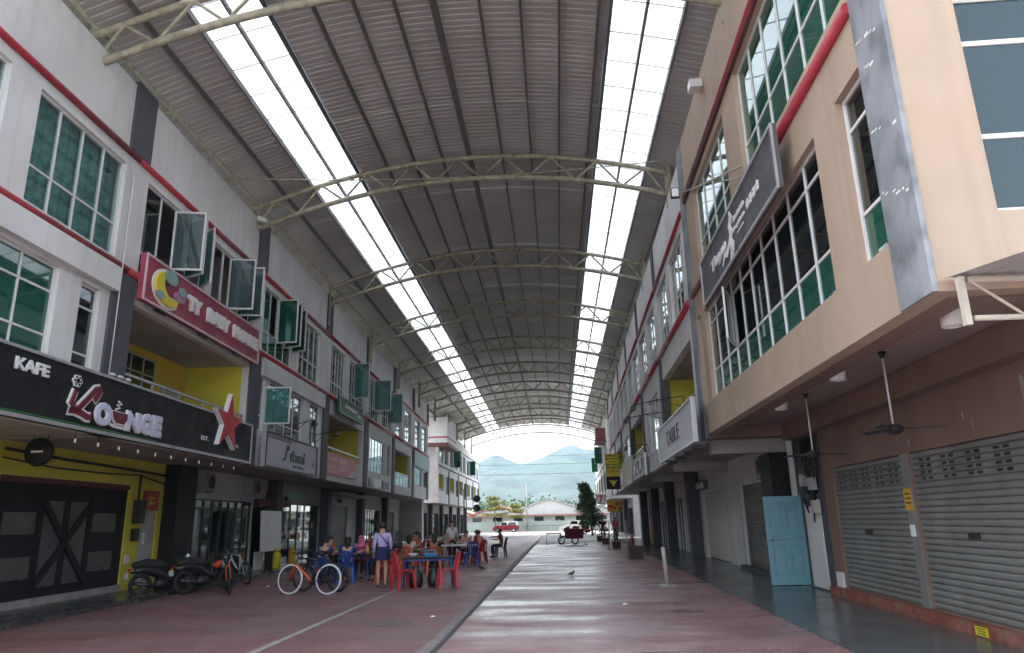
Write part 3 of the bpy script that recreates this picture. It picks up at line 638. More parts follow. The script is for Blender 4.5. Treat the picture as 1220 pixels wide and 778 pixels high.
# ------------------------------------------------------------------ right row
RT = House(RIGHT, 6.32, 18.3, 'tan corner shophouse with long green-glazed window and grey corner pillar')
tan_holes = [(7.15, 11.95, 7.32, 9.6), (13.0, 16.65, 7.38, 9.42), (7.0, 7.78, 4.24, 6.33), (8.55, 16.6, 4.22, 6.33), (17.12, 17.6, 4.2, 6.4)]
RT.wall('wall', 'tan_wall', 6.532, 17.68, -.2, 0, 3.5, 11.4, tan_holes)
RT.cube('pillar', 'corner_grey', 6.532, 6.98, .001, .03, 3.5, 11.38); RT.cube('pillar', 'corner_grey', 6.315, 6.531, -.02, .03, 3.5, 11.38); RT.cube('pillar', 'corner_grey', 17.685, 18.3, -.2, .03, 3.42, 11.38)
RT.window(7.15, 11.95, 7.32, 9.6, 6, (8.05,), g='green_glass', d=-.12); RT.window(13.0, 16.65, 7.38, 9.42, 4, (8.05,), g='green_glass', d=-.12)
RT.window(7.0, 7.78, 4.24, 6.33, 1, (4.85, 5.9), g={'*': 'dark_glass', (0, 0): 'green_glass'}, d=-.12)
RT.window(8.55, 16.6, 4.22, 6.33, 10, (4.85, 5.95), g={'*': 'dark_glass', **{(i, 0): 'green_glass' for i in range(10)}}, d=-.12, open_cells=((6, 1),))
RT.sash(14.18, 4.88, 5.92, .78, 22, g='sash_glass', towards=-1); RT.window(17.12, 17.6, 4.2, 6.4, 1, (4.9, 5.7), g='dark_glass', d=-.12)
RT.band(7.04, u0=6.98, u1=17.7, r=.075); RT.band(9.78, u0=6.98, u1=17.7, r=.06); RT.band(9.66, m='maroon_paint', u0=6.98, u1=17.7, r=.05)
# flaking white marks on the corner pillar
mb = MB(); random.seed(3)
for z0 in (4.55, 5.25, 6.0, 6.35):
    for k in range(7):
        u = 6.4 + k * .08; z = z0 + k * .03 + random.uniform(-.02, .02)
        if random.random() < .75: RT.fbox(mb, u, u + random.uniform(.03, .09), .0305, .033, z, z + random.uniform(.01, .03))
mb.build('flaked_paint', 'white_print', RT.e, fix=False)['kind'] = 'stuff'
# end wall facing the side street, with tall windows
def end_wall(h, u, m, z0, z1, dmax, holes, th=.2):
    mb = MB(); ds = sorted({0, dmax, *[x for q in holes for x in q[:2]]}, reverse=True); zs = sorted({z0, z1, *[x for q in holes for x in q[2:]]})
    for i in range(len(ds) - 1):
        for j in range(len(zs) - 1):
            a, b = (ds[i] + ds[i + 1]) / 2, (zs[j] + zs[j + 1]) / 2
            if not any(q[1] < a < q[0] and q[2] < b < q[3] for q in holes): h.fbox(mb, u, u + th, ds[i] - (.021 if i == 0 else 0), ds[i + 1], zs[j], zs[j + 1])
    return mb.build('end_wall', m, h.e, fix=False)
EH = [(-.68, -3.4, 4.25, 6.62), (-.68, -3.4, 7.25, 9.6), (-5.0, -7.6, 4.25, 6.62), (-5.0, -7.6, 7.25, 9.6)]
end_wall(RT, 6.33, 'tan_wall', 3.5, 11.4, -9, EH)
for a, b, c, d in EH:
    f = MB()
    for x in (a, a - (a - b) / 3, a - 2 * (a - b) / 3, b): RT.fbox(f, 6.40, 6.46, x - .025, x + .025, c, d)
    for z in (c + .03, c + .8, c + 1.83, d - .03): RT.fbox(f, 6.41, 6.45, a - .02, b + .02, z - .025, z + .025)
    wf = f.build('window', 'white_frame', RT.e, fix=False)
    for i in range(3):
        for z0, z1 in ((c, c + .8), (c + .8, c + 1.83), (c + 1.83, d)): RT.cube('pane', 'blue_glass', 6.425, 6.437, a - i * (a - b) / 3 - .025, a - (i + 1) * (a - b) / 3 + .025, z0 + .03, z1 - .03, parent=wf)
RT.cube('roof_slab', 'roof_deck', 6.55, 18.2, -9, -.205, 10.2, 10.4); RT.cube('floor_slab', 'interior', 6.55, 18.2, -9, -.205, 6.7, 6.95)
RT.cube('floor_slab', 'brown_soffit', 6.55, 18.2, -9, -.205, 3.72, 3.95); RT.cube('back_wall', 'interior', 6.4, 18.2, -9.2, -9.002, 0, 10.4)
RT.cube('party_wall', 'interior', 18.1, 18.28, -9, -.205, 3.6, 10.3)
# underside beams of the overhang
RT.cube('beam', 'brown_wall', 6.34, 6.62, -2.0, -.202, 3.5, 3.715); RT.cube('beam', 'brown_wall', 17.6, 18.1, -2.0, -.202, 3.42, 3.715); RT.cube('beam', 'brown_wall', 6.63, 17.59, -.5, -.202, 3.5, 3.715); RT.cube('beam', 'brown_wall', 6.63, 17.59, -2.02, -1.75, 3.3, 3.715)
# shuttered ground floor
RD = -2.02
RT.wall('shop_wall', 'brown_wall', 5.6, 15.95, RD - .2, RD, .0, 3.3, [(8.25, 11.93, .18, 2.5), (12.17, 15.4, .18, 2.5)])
RT.cube('step', mat('red_step', (.22, .07, .045), .6, var=.2, scale=6, dirt=(.3, .2, .16), dirt_amt=.5, dscale=3) and 'red_step', 5.6, 15.95, RD + .002, RD + .16, 0, .17)
RT.cube('door_post', 'shutter_grey', 11.935, 12.165, RD - .12, RD + .03, .175, 2.5); RT.cube('jamb_base', 'white_wall', 15.45, 15.8, RD + .003, RD + .05, .17, .45)
def slats(h, u0, u1, z0, z1, d, m, n):
    mb = MB(); p = (z1 - z0) / n; prof = [(0, 0), (p * .10, .020), (p * .35, .030), (p * .65, .030), (p * .88, .018), (p * .97, 0)]; vs = []
    for z, dd in prof: vs += [h.L(h.u0, dd, z), h.L(h.u0 + (u1 - u0), dd, z)]
    mb.add(vs, [(2 * i, 2 * i + 1, 2 * i + 3, 2 * i + 2) for i in range(len(prof) - 1)]); me = mb.mesh('slat'); me.materials.append(MATS[m])
    back = h.cube('shutter', m, u0, u1, d - .06, d - .012, z0, z1)
    for i in range(n):
        o = link(bpy.data.objects.new('slat', me), h.e); o.location = h.L(u0, d, z0 + p * i)
    return back
slats(RT, 8.25, 11.93, .18, 2.5, RD - .07, 'shutter_grey', 25); slats(RT, 12.17, 15.4, .18, 2.5, RD - .07, 'shutter_grey', 25)
mb = MB(); p = (2.5 - .18) / 25
for a, b in ((8.6, 11.7), (12.45, 15.2)):
    for g in range(5):
        for q in range(2):
            for r in range(4): u = a + (b - a - .4) * g / 4 + q * .22; z = .18 + p * (20 + r) + p * .3; RT.fbox(mb, u, u + .13, RD - .045, RD - .037, z, z + p * .42)
mb.build('vent_slot', 'black_print', RT.e, fix=False)['kind'] = 'stuff'
for u in (10.3, 13.85): RT.cube('pull_handle', 'black_metal', u, u + .28, RD - .042, RD - .02, 1.22, 1.30)
RT.cube('notice', 'amber_print', 11.93, 12.2, RD + .032, RD + .037, 1.62, 1.95); RT.cube('switch_plate', 'white_print', 11.98, 12.13, RD + .032, RD + .05, 1.22, 1.4); RT.cube('notice', 'yellow_print', 10.15, 10.45, RD + .163, RD + .168, .03, .14)
mb = MB()
for k in range(3): RT.fbox(mb, 11.97, 12.16, RD + .0375, RD + .039, 1.72 + k * .07, 1.745 + k * .07); RT.fbox(mb, 10.2, 10.4, RD + .1685, RD + .17, .05 + k * .03, .062 + k * .03)
mb.build('notice_print', 'black_print', RT.e, fix=False)['kind'] = 'stuff'
mb = MB()
for u, z, a in ((8.7, 2.95, .14), (8.4, 2.92, .1), (9.9, 2.7, .06), (10.1, 2.85, .05), (11.8, 2.65, .05), (12.2, 2.75, .04)):
    pts = [(u + a * .5 * math.cos(t) * random.uniform(.6, 1.1), z + a * 1.6 * math.sin(t) * random.uniform(.7, 1.1)) for t in [i * math.pi / 4 for i in range(8)]]; mb.prism(pts, .002, .005, lambda a_, b_, d_: RT.L(a_, RD + d_, b_))
mb.build('peeled_paint', 'concrete', RT.e, fix=False)['kind'] = 'stuff'
# dark column with meters, cables and blue door
RT.cube('shop_pillar', 'dark_pillar', 15.96, 17.6, RD - .3, RD + .02, .0, 3.3); RT.cube('shop_pillar', 'black_panel', 18.32, 19.3, RD + .003, RD + .45, 0, 3.09)
RT.cube('wall_panel', 'white_wall', 16.3, 17.3, RD + .022, RD + .05, .05, 1.9)
mb = MB(); random.seed(5)
for k in range(9):
    u = 16.1 + k * .11; z = random.uniform(1.9, 2.9); mb.path([RT.L(u, RD + .06, 3.25), RT.L(u + random.uniform(-.1, .1), RD + .08, z), RT.L(u + random.uniform(-.2, .2), RD + .12, z - .2), RT.L(u + random.uniform(-.2, .2), RD + .05, z - .5)], .018, 5)
mb.build('cable', 'black_metal', RT.e)
for u, z, m_ in ((16.2, 2.1, 'grey_frame'), (16.5, 2.45, 'black_metal'), (16.15, 1.62, 'grey_wall'), (16.75, 2.2, 'grey_frame'), (16.45, 1.75, 'black_metal')): RT.cube('meter_box', m_, u, u + .22, RD + .06, RD + .2, z, z + .26)
def fan(loc, zc, label, a0):
    e = thing('ceiling_fan', label, 'fan', loc); mb = MB(); mb.tube((0, 0, .06), (0, 0, zc - loc[2]), .014); mb.build('rod', 'white_frame', e)
    mb = MB(); mb.lathe([(0, -.07), (.07, -.06), (.12, -.02), (.12, .03), (.05, .07), (0, .07)], n=16); mb.build('motor', 'black_metal', e)
    mb = MB(); mb.lathe([(0, 0), (.06, 0), (.02, -.09), (0, -.09)], (0, 0, zc - loc[2]), 12); mb.build('canopy', 'black_metal', e)
    for k in range(3):
        a = a0 + k * 2 * math.pi / 3; c, s = math.cos(a), math.sin(a); mb = MB(); vs = []
        for r, wd in ((.12, .03), (.25, .055), (.6, .06)):
            for q, dz in ((-1, -.008), (1, .012)): vs.append((c * r - s * wd * q, s * r + c * wd * q, dz)); vs.append((c * r - s * wd * q, s * r + c * wd * q, dz + .008))
        mb.add(vs, [(0, 2, 6, 4), (4, 6, 10, 8), (1, 5, 7, 3), (5, 9, 11, 7), (0, 4, 5, 1), (4, 8, 9, 5), (2, 3, 7, 6), (6, 7, 11, 10), (8, 10, 11, 9)]); mb.build('blade', 'black_metal', e)
fan((4.5, 9.84, 2.66), 3.72, 'black three-bladed ceiling fan on a long white rod near the corner pillar', -.25)
fan((4.57, 13.2, 2.62), 3.72, 'black three-bladed ceiling fan between the first fan and the dark column', .15)
for x, y, lab in ((4.13, 10.5, 'white cylinder downlight between the two ceiling fans'), (4.18, 13.4, 'white cylinder downlight beyond the second ceiling fan'), (4.2, 7.5, 'white cylinder downlight beside the awning truss')):
    e = thing('downlight', lab, 'light', (x, y, 3.72)); mb = MB(); mb.lathe([(0, 0), (.11, 0), (.11, -.26), (.09, -.26), (.085, -.2), (0, -.2)], n=20); mb.build('housing', 'white_frame', e); mb = MB(); mb.ball((0, 0, -.21), .045); mb.build('lamp', 'headlamp', e)
# blue panelled door standing open across the walkway
e = thing('panel_door', 'light blue panelled wooden door standing open in front of the dark column', 'door', (5.78, 17.9, .02))
def door_leaf(W, Hh, T):
    mb = MB(); st = .11; rails = [(0, .2), (.86, .98), (1.13, 1.25), (Hh - .14, Hh)]
    for a, b in ((0, st), (W / 2 - .05, W / 2 + .05), (W - st, W)):
        for z0, z1 in ((.2, .86), (1.25, Hh - .14)): mb.box(-b, -a, -T / 2, T / 2, z0, z1)
        if a == 0 or b == W: mb.box(-b, -a, -T / 2, T / 2, .98, 1.13)
    for z0, z1 in rails: mb.box(-W, 0, -T / 2, T / 2, z0, z1)
    lf = mb.build('leaf', 'blue_door', e, fix=False)
    for a, b, z0, z1 in ((st, W / 2 - .05, .2, .86), (W / 2 + .05, W - st, .2, .86), (st, W - st, .98, 1.13), (st, W / 2 - .05, 1.25, Hh - .14), (W / 2 + .05, W - st, 1.25, Hh - .14)):
        q = MB(); q.box(-b, -a, -T / 2 + .026, T / 2 - .026, z0, z1); q.box(-b + .045, -a - .045, -T / 2 + .006, T / 2 - .006, z0 + .04, z1 - .04); q.build('door_panel', 'blue_door', lf, fix=False)
door_leaf(.9, 2.0, .07)
mb = MB(); mb.tube((-.83, -.02, 1.02), (-.83, -.075, 1.02), .012); mb.ball((-.83, -.1, 1.02), .035); mb.build('door_knob', 'chrome', e)
mb = MB(); mb.box(.01, .06, -.9, .12, 0, 2.08); mb.build('door_frame', 'blue_door', e)
# awning truss fixed to the end wall of the corner house
e = thing('awning', 'cream steel lattice awning frame fixed to the end of the tan corner house', 'awning', (3.5, 6.1, 0))
mb = MB(); mb.box(0.02, .07, -.03, .03, 3.12, 3.55); mb.build('post', 'cream_steel' if mat('cream_steel', (.50, .47, .40), .5, var=.12, scale=8, dirt=(.3, .2, .12), dirt_amt=.5, dscale=8) else '', e)
mb = MB(); mb.tube((.1, 0, 3.53), (5, -.0, 3.46), .03); mb.build('top_chord', 'cream_steel', e); mb = MB(); mb.tube((.1, 0, 3.18), (5, 0, 3.16), .026); mb.build('bottom_chord', 'cream_steel', e)
for k in range(10):
    a = .12 + k * .42; rod('brace', 'cream_steel', e, (a, 0, 3.52 - .012 * k) if k % 2 == 0 else (a, 0, 3.18), (a + .42, 0, 3.18) if k % 2 == 0 else (a + .42, 0, 3.51 - .012 * k), .014)
mb = MB(); vs = []
for i in range(60):
    x = i * .09; z = 3.60 + (.02 if i % 2 else 0); vs += [(x, -.9, z - .16), (x, .2, z)]
mb.add(vs, [(2 * i, 2 * i + 2, 2 * i + 3, 2 * i + 1) for i in range(59)]); mb.build('awning_sheet', 'roof_sheet', e, fix=False)

# white bays of the right row
def right_bay(u0, u1, label, kind, k):
    h = House(RIGHT, u0, u1, label); W = u1 - u0
    top = [(u0 + .55, u0 + W * .46, 7.3, 9.3), (u0 + W * .56, u1 - .45, 7.3, 9.3)]; hl = list(top)
    if kind == 'balcony': hl.append((u0 + .5, u1 - .35, 4.55, 6.2))
    else: hl += [(u0 + 1.3, u0 + 4.6, 4.1, 6.15), (u0 + 5.5, u0 + 6.3, 4.1, 6.15)]
    h.wall('wall', 'white_wall', u0, u1, -.2, 0, 3.42, 11.15, hl); h.shell(); h.band(7.05, r=.09); h.band(9.62, r=.06)
    for i, t in enumerate(top): h.window(*t, 4, (7.9,), g='curtained_glass' if (i + k) % 2 else 'dark_glass', fw=.06, curtain=('curtain_pale', t[0] + .1, t[0] + 1.5) if (i + k) % 2 else None)
    if kind == 'balcony': h.balcony(u0 + .5, u1 - .35, 4.55, 6.2, win=False)
    else: h.window(*hl[2], 4, (4.9,), g='window_glass', fw=.06); h.window(*hl[3], 1, (4.9,), g='dark_glass', fw=.06)
    h.pillar(u1 - .25, w=.5, zs=((3.42, 6.9), (9.75, 11.2))); return h
RB = [18.3, 25.3, 32.4, 39.5, 46.6, 53.7, 60.5]
r1 = right_bay(18.3, 25.3, 'white shophouse with yellow balcony behind the silver sign beside the tan corner house', 'balcony', 0)
r2 = right_bay(25.3, 32.4, 'white shophouse with tall barred windows beyond the silver sign', 'win', 1)
r3 = right_bay(32.4, 39.5, 'white shophouse with yellow balcony above the black and white script sign', 'balcony', 0)
r4 = right_bay(39.5, 46.6, 'white shophouse above the cream fascia board', 'win', 1)
r5 = right_bay(46.6, 53.7, 'white shophouse beside the hanging yellow chicken sign', 'balcony', 0)
r6 = right_bay(53.7, 60.5, 'last white shophouse of the right row before the side lane', 'win', 1)
# right row ground floors
def rshop(h, fronts):
    h.wall('shop_wall', 'white_wall', h.u0 + .05, h.u1 - .05, RD - .15, RD, 0, 3.42, [(a, b, 0, 2.5) for a, b, *_ in fronts])
    for a, b, kind in fronts:
        if kind.startswith('shutter'): ribs(h, 'shutter', kind, a, b, .02, 2.5, RD - .11, .095); h.cube('shutter_track', 'grey_frame', a - .06, a - .001, RD + .002, RD + .05, 0, 2.55); h.cube('shutter_track', 'grey_frame', b + .001, b + .06, RD + .002, RD + .05, 0, 2.55)
        else:
            f = MB(); n = max(2, round((b - a) / 1.1))
            for i in range(n + 1): u = a + (b - a) * i / n; h.fbox(f, max(a, u - .04), min(b, u + .04), RD - .1, RD - .03, 0, 2.5)
            fo = f.build('shop_front', 'white_frame', h.e, fix=False)
            for i in range(n): h.cube('pane', kind, a + (b - a) * i / n + .04, a + (b - a) * (i + 1) / n - .04, RD - .07, RD - .06, .03, 2.48, parent=fo)
            h.cube('back_wall', 'grey_wall', h.u0 + .1, h.u1 - .1, RD - 3.2, RD - 3.1, 0, 3.4)
rshop(r1, [(19.7, 23.8, 'shutter_dark')]); rshop(r2, [(25.9, 30.6, 'shutter_cream')]); rshop(r3, [(33.1, 35.6, 'shutter_dark'), (36.4, 38.6, 'clear_glass')]); rshop(r4, [(40.3, 42.6, 'dark_glass'), (43.4, 45.8, 'dark_glass')]); rshop(r5, [(47.3, 49.2, 'dark_glass'), (50.2, 52.8, 'dark_glass')]); rshop(r6, [(54.5, 59.5, 'dark_glass')])
r1.cube('threshold', 'asphalt', 19.6, 23.9, RD + .002, RD + .2, 0, .12)
for h, u in ((r2, 31.6), (r3, 39.1), (r4, 46.2), (r5, 53.3)): h.cube('shop_pillar', 'dark_pillar', u - .3, u + .35, RD + .002, RD + .5, 0, 3.41)
r5.cube('shop_pillar', 'orange_wall' if mat('orange_wall', (.40, .13, .04), .7, var=.1) else '', 46.7, 47.25, RD + .003, RD + .55, 0, 1.55); r5.cube('shop_pillar', 'maroon_paint', 46.7, 47.25, RD + .003, RD + .55, 1.551, 3.41)
r1.cube('beam', 'soffit', 18.35, 18.7, -2.0, -.21, 3.1, 3.41); r2.cube('beam', 'soffit', 25.1, 25.5, -2.0, -.21, 3.1, 3.41); r3.cube('beam', 'soffit', 32.2, 32.6, -2.0, -.21, 3.1, 3.41); r4.cube('beam', 'soffit', 39.3, 39.7, -2.0, -.21, 3.1, 3.41)
r1.cube('name_board', 'charcoal_sign', 29.2, 31.2, RD + .003, RD + .15, 2.62, 3.0); mb = MB()
text(r1.e, 'L.A.A BAR', 'white_print', Matrix.Translation((-0, 0, 0)) @ Matrix(((0, 0, -1, -RD - .0), (-1, 0, 0, (31.1 - 18.3)), (0, 1, 0, 2.68), (0, 0, 0, 1))) @ Matrix.Translation((0, 0, .155)), 0, 1.8, 0, .24, .02, .02)
def ac_unit(h, u, d, z, label, s=1):
    p = h.side.pt(u, d, z); e = thing('air_conditioner', label, 'air conditioner', p, h.side.rot); k = h.sg
    mb = MB(); mb.box(-k * .0, k * .32, -.4, .4, 0, .56); mb.build('casing', 'soffit', e)
    mb = MB(); mb.lathe([(0, .0), (.2, 0), (.21, .02), (.17, .02)], (k * .325, .1, .28), 20, 'x'); mb.build('fan_grille', 'black_metal', e)
    
    for yy in (-.33, .33): mb = MB(); mb.box(k * .02, k * .3, yy - .02, yy + .02, -.05, -.002); mb.build('bracket', 'grey_frame', e)
ac_unit(r1, 19.6, -1.95, 2.55, 'boxy outdoor air conditioner hung above the dark shutter behind the blue door')
ac_unit(h2, 22.6, -2.08, 2.72, 'air conditioner on the salon wall nearer the cafe'); ac_unit(h2, 26.6, -2.08, 2.72, 'air conditioner on the salon wall above the white board')
far_block(RIGHT, [67, 74, 81, 88, 95, 102], [11.1, 10.8, 10.5, 10.2, 9.9],
          ['first far right shophouse past the side lane, with maroon box bay', 'second far right shophouse past the side lane with green casement', 'third far right shophouse past the side lane', 'fourth far right shophouse past the side lane with green casement', 'last far right shophouse before the cross road'], 2, None)

# ------------------------------------------------------------------ signs
def conv(side, u, z, d): x = side.x(u) ; f = (abs(x) - d) / abs(x); return u * f, 1.6 + (z - 1.6) * f
class Sign:
    def __init__(s, label, side, ua, ub, z0, z1, d, th, m, frame=None, name='shop_sign', group=None):
        (a, za), (b, zb) = conv(side, ua, z0, d), conv(side, ub, z1, d); s.side, s.d = side, d; s.o = a if side.sg > 0 else b
        s.mx = plane(side, s.o, d, 0); s.W = abs(b - a); s.z0, s.z1 = za, conv(side, ub, z1, d)[1]
        s.inv = Matrix.Identity(4); s.e = thing(name, label, 'sign', s.mx @ Vector((0, s.z0, 0)), 0, group)
        s.mx = Matrix.Translation(-s.e.location) @ s.mx
        pbox(s.mx, 0, s.W, s.z0, s.z1, -th, 0).build('panel', m, s.e)
        if frame:
            mb = MB(); t = .045
            pbox(s.mx, 0, s.W, s.z1 - t, s.z1 + .01, .001, .03, mb); pbox(s.mx, 0, s.W, s.z0 - .01, s.z0 + t, .001, .03, mb); pbox(s.mx, -.01, t, s.z0 + t, s.z1 - t, .001, .03, mb); pbox(s.mx, s.W - t, s.W + .01, s.z0 + t, s.z1 - t, .001, .03, mb); mb.build('frame', frame, s.e, fix=False)
    def p(s, u, z): u_, z_ = conv(s.side, u, z, s.d); return abs(u_ - s.o), z_
    def text(s, t, m, ua, ub, z0, z1, depth=.03, bold=.0, shear=0, base=.002, name='lettering', space=1):
        (a, c), (b, d) = s.p(ua, z0), s.p(ub, z1); return text(s.e, t, m, s.mx, a, b, c, d, depth, bold, shear, name, space, base)
    def poly(s, pts, m, d0, d1, name='logo', mb=None):
        q = [s.p(u, z) for u, z in pts]; b = mb or MB(); b.prism(q, d0, d1, lambda x, y, d: tuple(s.mx @ Vector((x, y, d)))); return b if mb else b.build(name, m, s.e)
    def stroke(s, pts, wd, m, d0, d1, name='logo'):
        q = [Vector(s.p(u, z)) for u, z in pts]; mb = MB(); L_, R_ = [], []
        for i, v in enumerate(q):
            t = (q[min(i + 1, len(q) - 1)] - q[max(i - 1, 0)]).normalized(); n_ = Vector((-t.y, t.x)); k = wd[i] if isinstance(wd, (list, tuple)) else wd
            L_.append(v + n_ * k / 2); R_.append(v - n_ * k / 2)
        for i in range(len(q) - 1): mb.prism([L_[i], L_[i + 1], R_[i + 1], R_[i]], d0, d1, lambda x, y, d: tuple(s.mx @ Vector((x, y, d))))
        return mb.build(name, m, s.e, fix=False)
def circ(u, z, ru, rz_, n=20, a0=0, a1=2 * math.pi): return [(u + ru * math.cos(a0 + (a1 - a0) * i / n), z + rz_ * math.sin(a0 + (a1 - a0) * i / n)) for i in range(n)]
# black cafe sign
k = Sign('long black cafe sign with white and maroon lettering and a big red star', LEFT, 6.6, 21.2, 3.46, 4.56, .34, .30, 'charcoal_black' if mat('charcoal_black', (.010, .010, .011), .55, var=.15, scale=1.5, spec=.3) else '', None)
mb = MB(); pbox(k.mx, 0, k.W, k.z1 - .02, k.z1 + .03, .002, .03, mb); pbox(k.mx, 0, k.W, k.z0 - .04, k.z0 + .025, .002, .04, mb); pbox(k.mx, k.W, k.W + .05, k.z0 - .04, k.z1 + .03, -.29, .03, mb); mb.build('frame', 'grey_frame', k.e, fix=False)
mb = MB(); pbox(k.mx, 0, k.W * .62, k.z0 + .05, k.z0 + .065, .002, .01, mb); mb.build('trim_light', mat('green_trim', (.03, .22, .06), .4, var=.05), k.e)
k.text('KAFE', 'white_print', 10.95, 11.8, 4.2, 4.41, .03, .03)
fl = MB()
for i in range(6): t = i * math.pi / 3; k.poly(circ(12.6 + .095 * math.cos(t), 4.3 + .075 * math.sin(t), .05, .045, 10), None, .002, .03, mb=fl)
fl.build('flower', 'white_print', k.e, fix=False)
fl = MB(); k.poly(circ(12.6, 4.3, .05, .045, 10), None, .031, .04, mb=fl)
for i in range(6): t = i * math.pi / 3; k.poly(circ(12.6 + .095 * math.cos(t), 4.3 + .075 * math.sin(t), .026, .024, 8), None, .031, .036, mb=fl)
fl.build('flower_centre', 'charcoal_black', k.e, fix=False)
LP = [(13.17, 4.02), (13.27, 4.14), (13.33, 4.23), (13.28, 4.27), (13.18, 4.24), (13.05, 4.11), (12.9, 3.97), (12.75, 3.83), (12.62, 3.75), (12.45, 3.735), (12.6, 3.755), (12.85, 3.72), (13.0, 3.68), (13.12, 3.69)]
IP = [(12.57, 4.12), (12.53, 4.0), (12.47, 3.86), (12.52, 3.83), (12.6, 3.88)]
k.stroke(LP, .19, 'white_print', .003, .03); k.stroke(IP, .17, 'white_print', .004, .032)
k.stroke(LP, .11, 'maroon_print', .0305, .05); k.stroke(IP, .09, 'maroon_print', .0325, .05)
for ch, a, b, c, d in (('O', 13.27, 13.8, 3.59, 4.03), ('N', 14.36, 14.9, 3.6, 4.0), ('G', 14.93, 15.38, 3.6, 4.04), ('E', 15.43, 15.8, 3.6, 4.05)):
    k.text(ch, 'white_print', a - .02, b + .02, c - .015, d + .015, .03, .09, name='letter_outline'); k.text(ch, 'lavender_print', a, b, c, d, .02, .05, base=.0325, name='letter')
cp = [(13.82, 3.92), (14.4, 3.92), (14.36, 3.8), (14.25, 3.70), (13.98, 3.70), (13.87, 3.8)]
k.poly([(13.79, 3.94), (14.43, 3.94), (14.4, 3.79), (14.27, 3.66), (13.96, 3.66), (13.83, 3.79)], 'white_print', .002, .03, 'cup_outline'); k.poly(cp, 'maroon_print', .031, .05, 'cup')
k.stroke([(13.8, 3.655), (13.95, 3.62), (14.28, 3.62), (14.42, 3.66)], .05, 'white_print', .003, .03, 'saucer'); k.stroke([(13.95, 3.97), (14.1, 4.02), (13.98, 4.06), (14.15, 4.1), (14.02, 4.14)], .035, 'white_print', .003, .03, 'steam')
k.text('EST.', 'white_print', 17.89, 18.33, 3.79, 3.9, .01, .02); k.text('1973', 'white_print', 19.9, 20.28, 3.79, 3.88, .01, .02)
cx, cz = conv(LEFT, 19.25, 4.36, .34)
def star(ro, ri, d0, d1, m, nm):
    q = []
    for i in range(10): r_ = ro if i % 2 == 0 else ri; a = math.pi / 2 + i * math.pi / 5 - .06; q.append((abs(cx - k.o) + r_ * 1.12 * math.cos(a), cz + .02 + r_ * math.sin(a)))
    mb = MB(); mb.prism(q, d0, d1, lambda x, y, d: tuple(k.mx @ Vector((x, y, d)))); return mb.build(nm, m, k.e)
star(.80, .315, .004, .13, 'white_print', 'star_edge'); star(.755, .292, .1305, .15, 'red_print', 'star')
# festoon bulbs and black globe under the cafe sign
for i in range(11):
    u = 12.6 + i * .72; p_ = LEFT.pt(u, .15, 0); e = thing('hanging_bulb', 'small white bulb hanging under the black cafe sign', 'bulb', (p_.x, p_.y, 3.18), 0, 'bulbs under the cafe sign')
    mb = MB(); mb.tube((0, 0, .05), (0, 0, .17), .008); mb.build('cord', 'black_metal', e); mb = MB(); mb.tube((0, 0, -.03), (0, 0, .05), .022, .018); mb.build('bulb', 'headlamp', e)
p_ = LEFT.pt(13.3, -1.0, 3.08); e = thing('round_sign', 'round black sign hanging below the cafe canopy', 'sign', p_); mb = MB(); mb.lathe([(0, -.06), (.26, -.06), (.28, 0), (.26, .06), (0, .06)], n=24, axis='y'); mb.build('disc', 'black_panel', e); mb = MB(); mb.tube((-.15, 0, .24), (-.15, 0, .36), .01); mb.tube((.15, 0, .24), (.15, 0, .36), .01); mb.build('hanger', 'black_metal', e)
mb = MB(); mb.box(-.12, .12, -.066, -.062, -.015, .02); mb.build('lettering', 'white_print', e)
# baby shop sign
t = Sign('pink baby shop sign with white raised letters and a yellow moon logo', LEFT, 14.45, 21.3, 6.5, 7.57, .22, .12, 'pink_sign', 'pink_edge' if mat('pink_edge', (.60, .42, .45), .5) else '')
for wd, a, b in (('TY', 16.45, 17.2), ('BABY', 17.55, 18.98), ('HOUSE', 19.25, 21.08)):
    t.text(wd, 'white_print', a, b, 6.85, 7.23, .07, .07); 
t.poly(circ(15.45, 7.02, .62, .40, 24, .55 * math.pi, 1.75 * math.pi) + circ(15.62, 7.12, .45, .30, 24, 1.75 * math.pi, .6 * math.pi), 'yellow_print', .03, .09, 'moon')
t.poly(circ(15.45, 7.02, .70, .47, 24, .5 * math.pi, 1.8 * math.pi) + circ(15.62, 7.12, .36, .24, 24, 1.8 * math.pi, .55 * math.pi), 'white_print', .003, .029, 'moon_outline')
t.poly(circ(15.42, 7.3, .30, .17, 14), 'teal_print', .091, .12, 'cap'); t.poly(circ(15.95, 6.98, .26, .13, 14), mat('lilac_print', (.40, .22, .33), .5), .04, .10, 'blanket'); t.poly(circ(15.98, 7.12, .17, .11, 14), 'teal_print', .101, .13, 'pillow'); t.poly(circ(15.02, 6.78, .2, .09, 12), 'teal_print', .091, .11, 'toe')
mb = MB(); random.seed(11)
for i in range(26): u = random.uniform(14.7, 21.1); z = random.choice([random.uniform(6.56, 6.72), random.uniform(7.32, 7.5)]); t.poly(circ(u, z, .022, .018, 6), None, .002, .006, mb=mb)
mb.build('dots', mat('pale_pink', (.62, .30, .36), .5), t.e, fix=False)
for u in (15.4, 17.6, 19.8):
    mb = MB(); a, z_ = t.p(u, 6.5); pbox(t.mx, a - .22, a + .22, z_ - .06, z_ - .012, -.1, .02, mb); mb.build('bracket', 'black_metal', t.e)
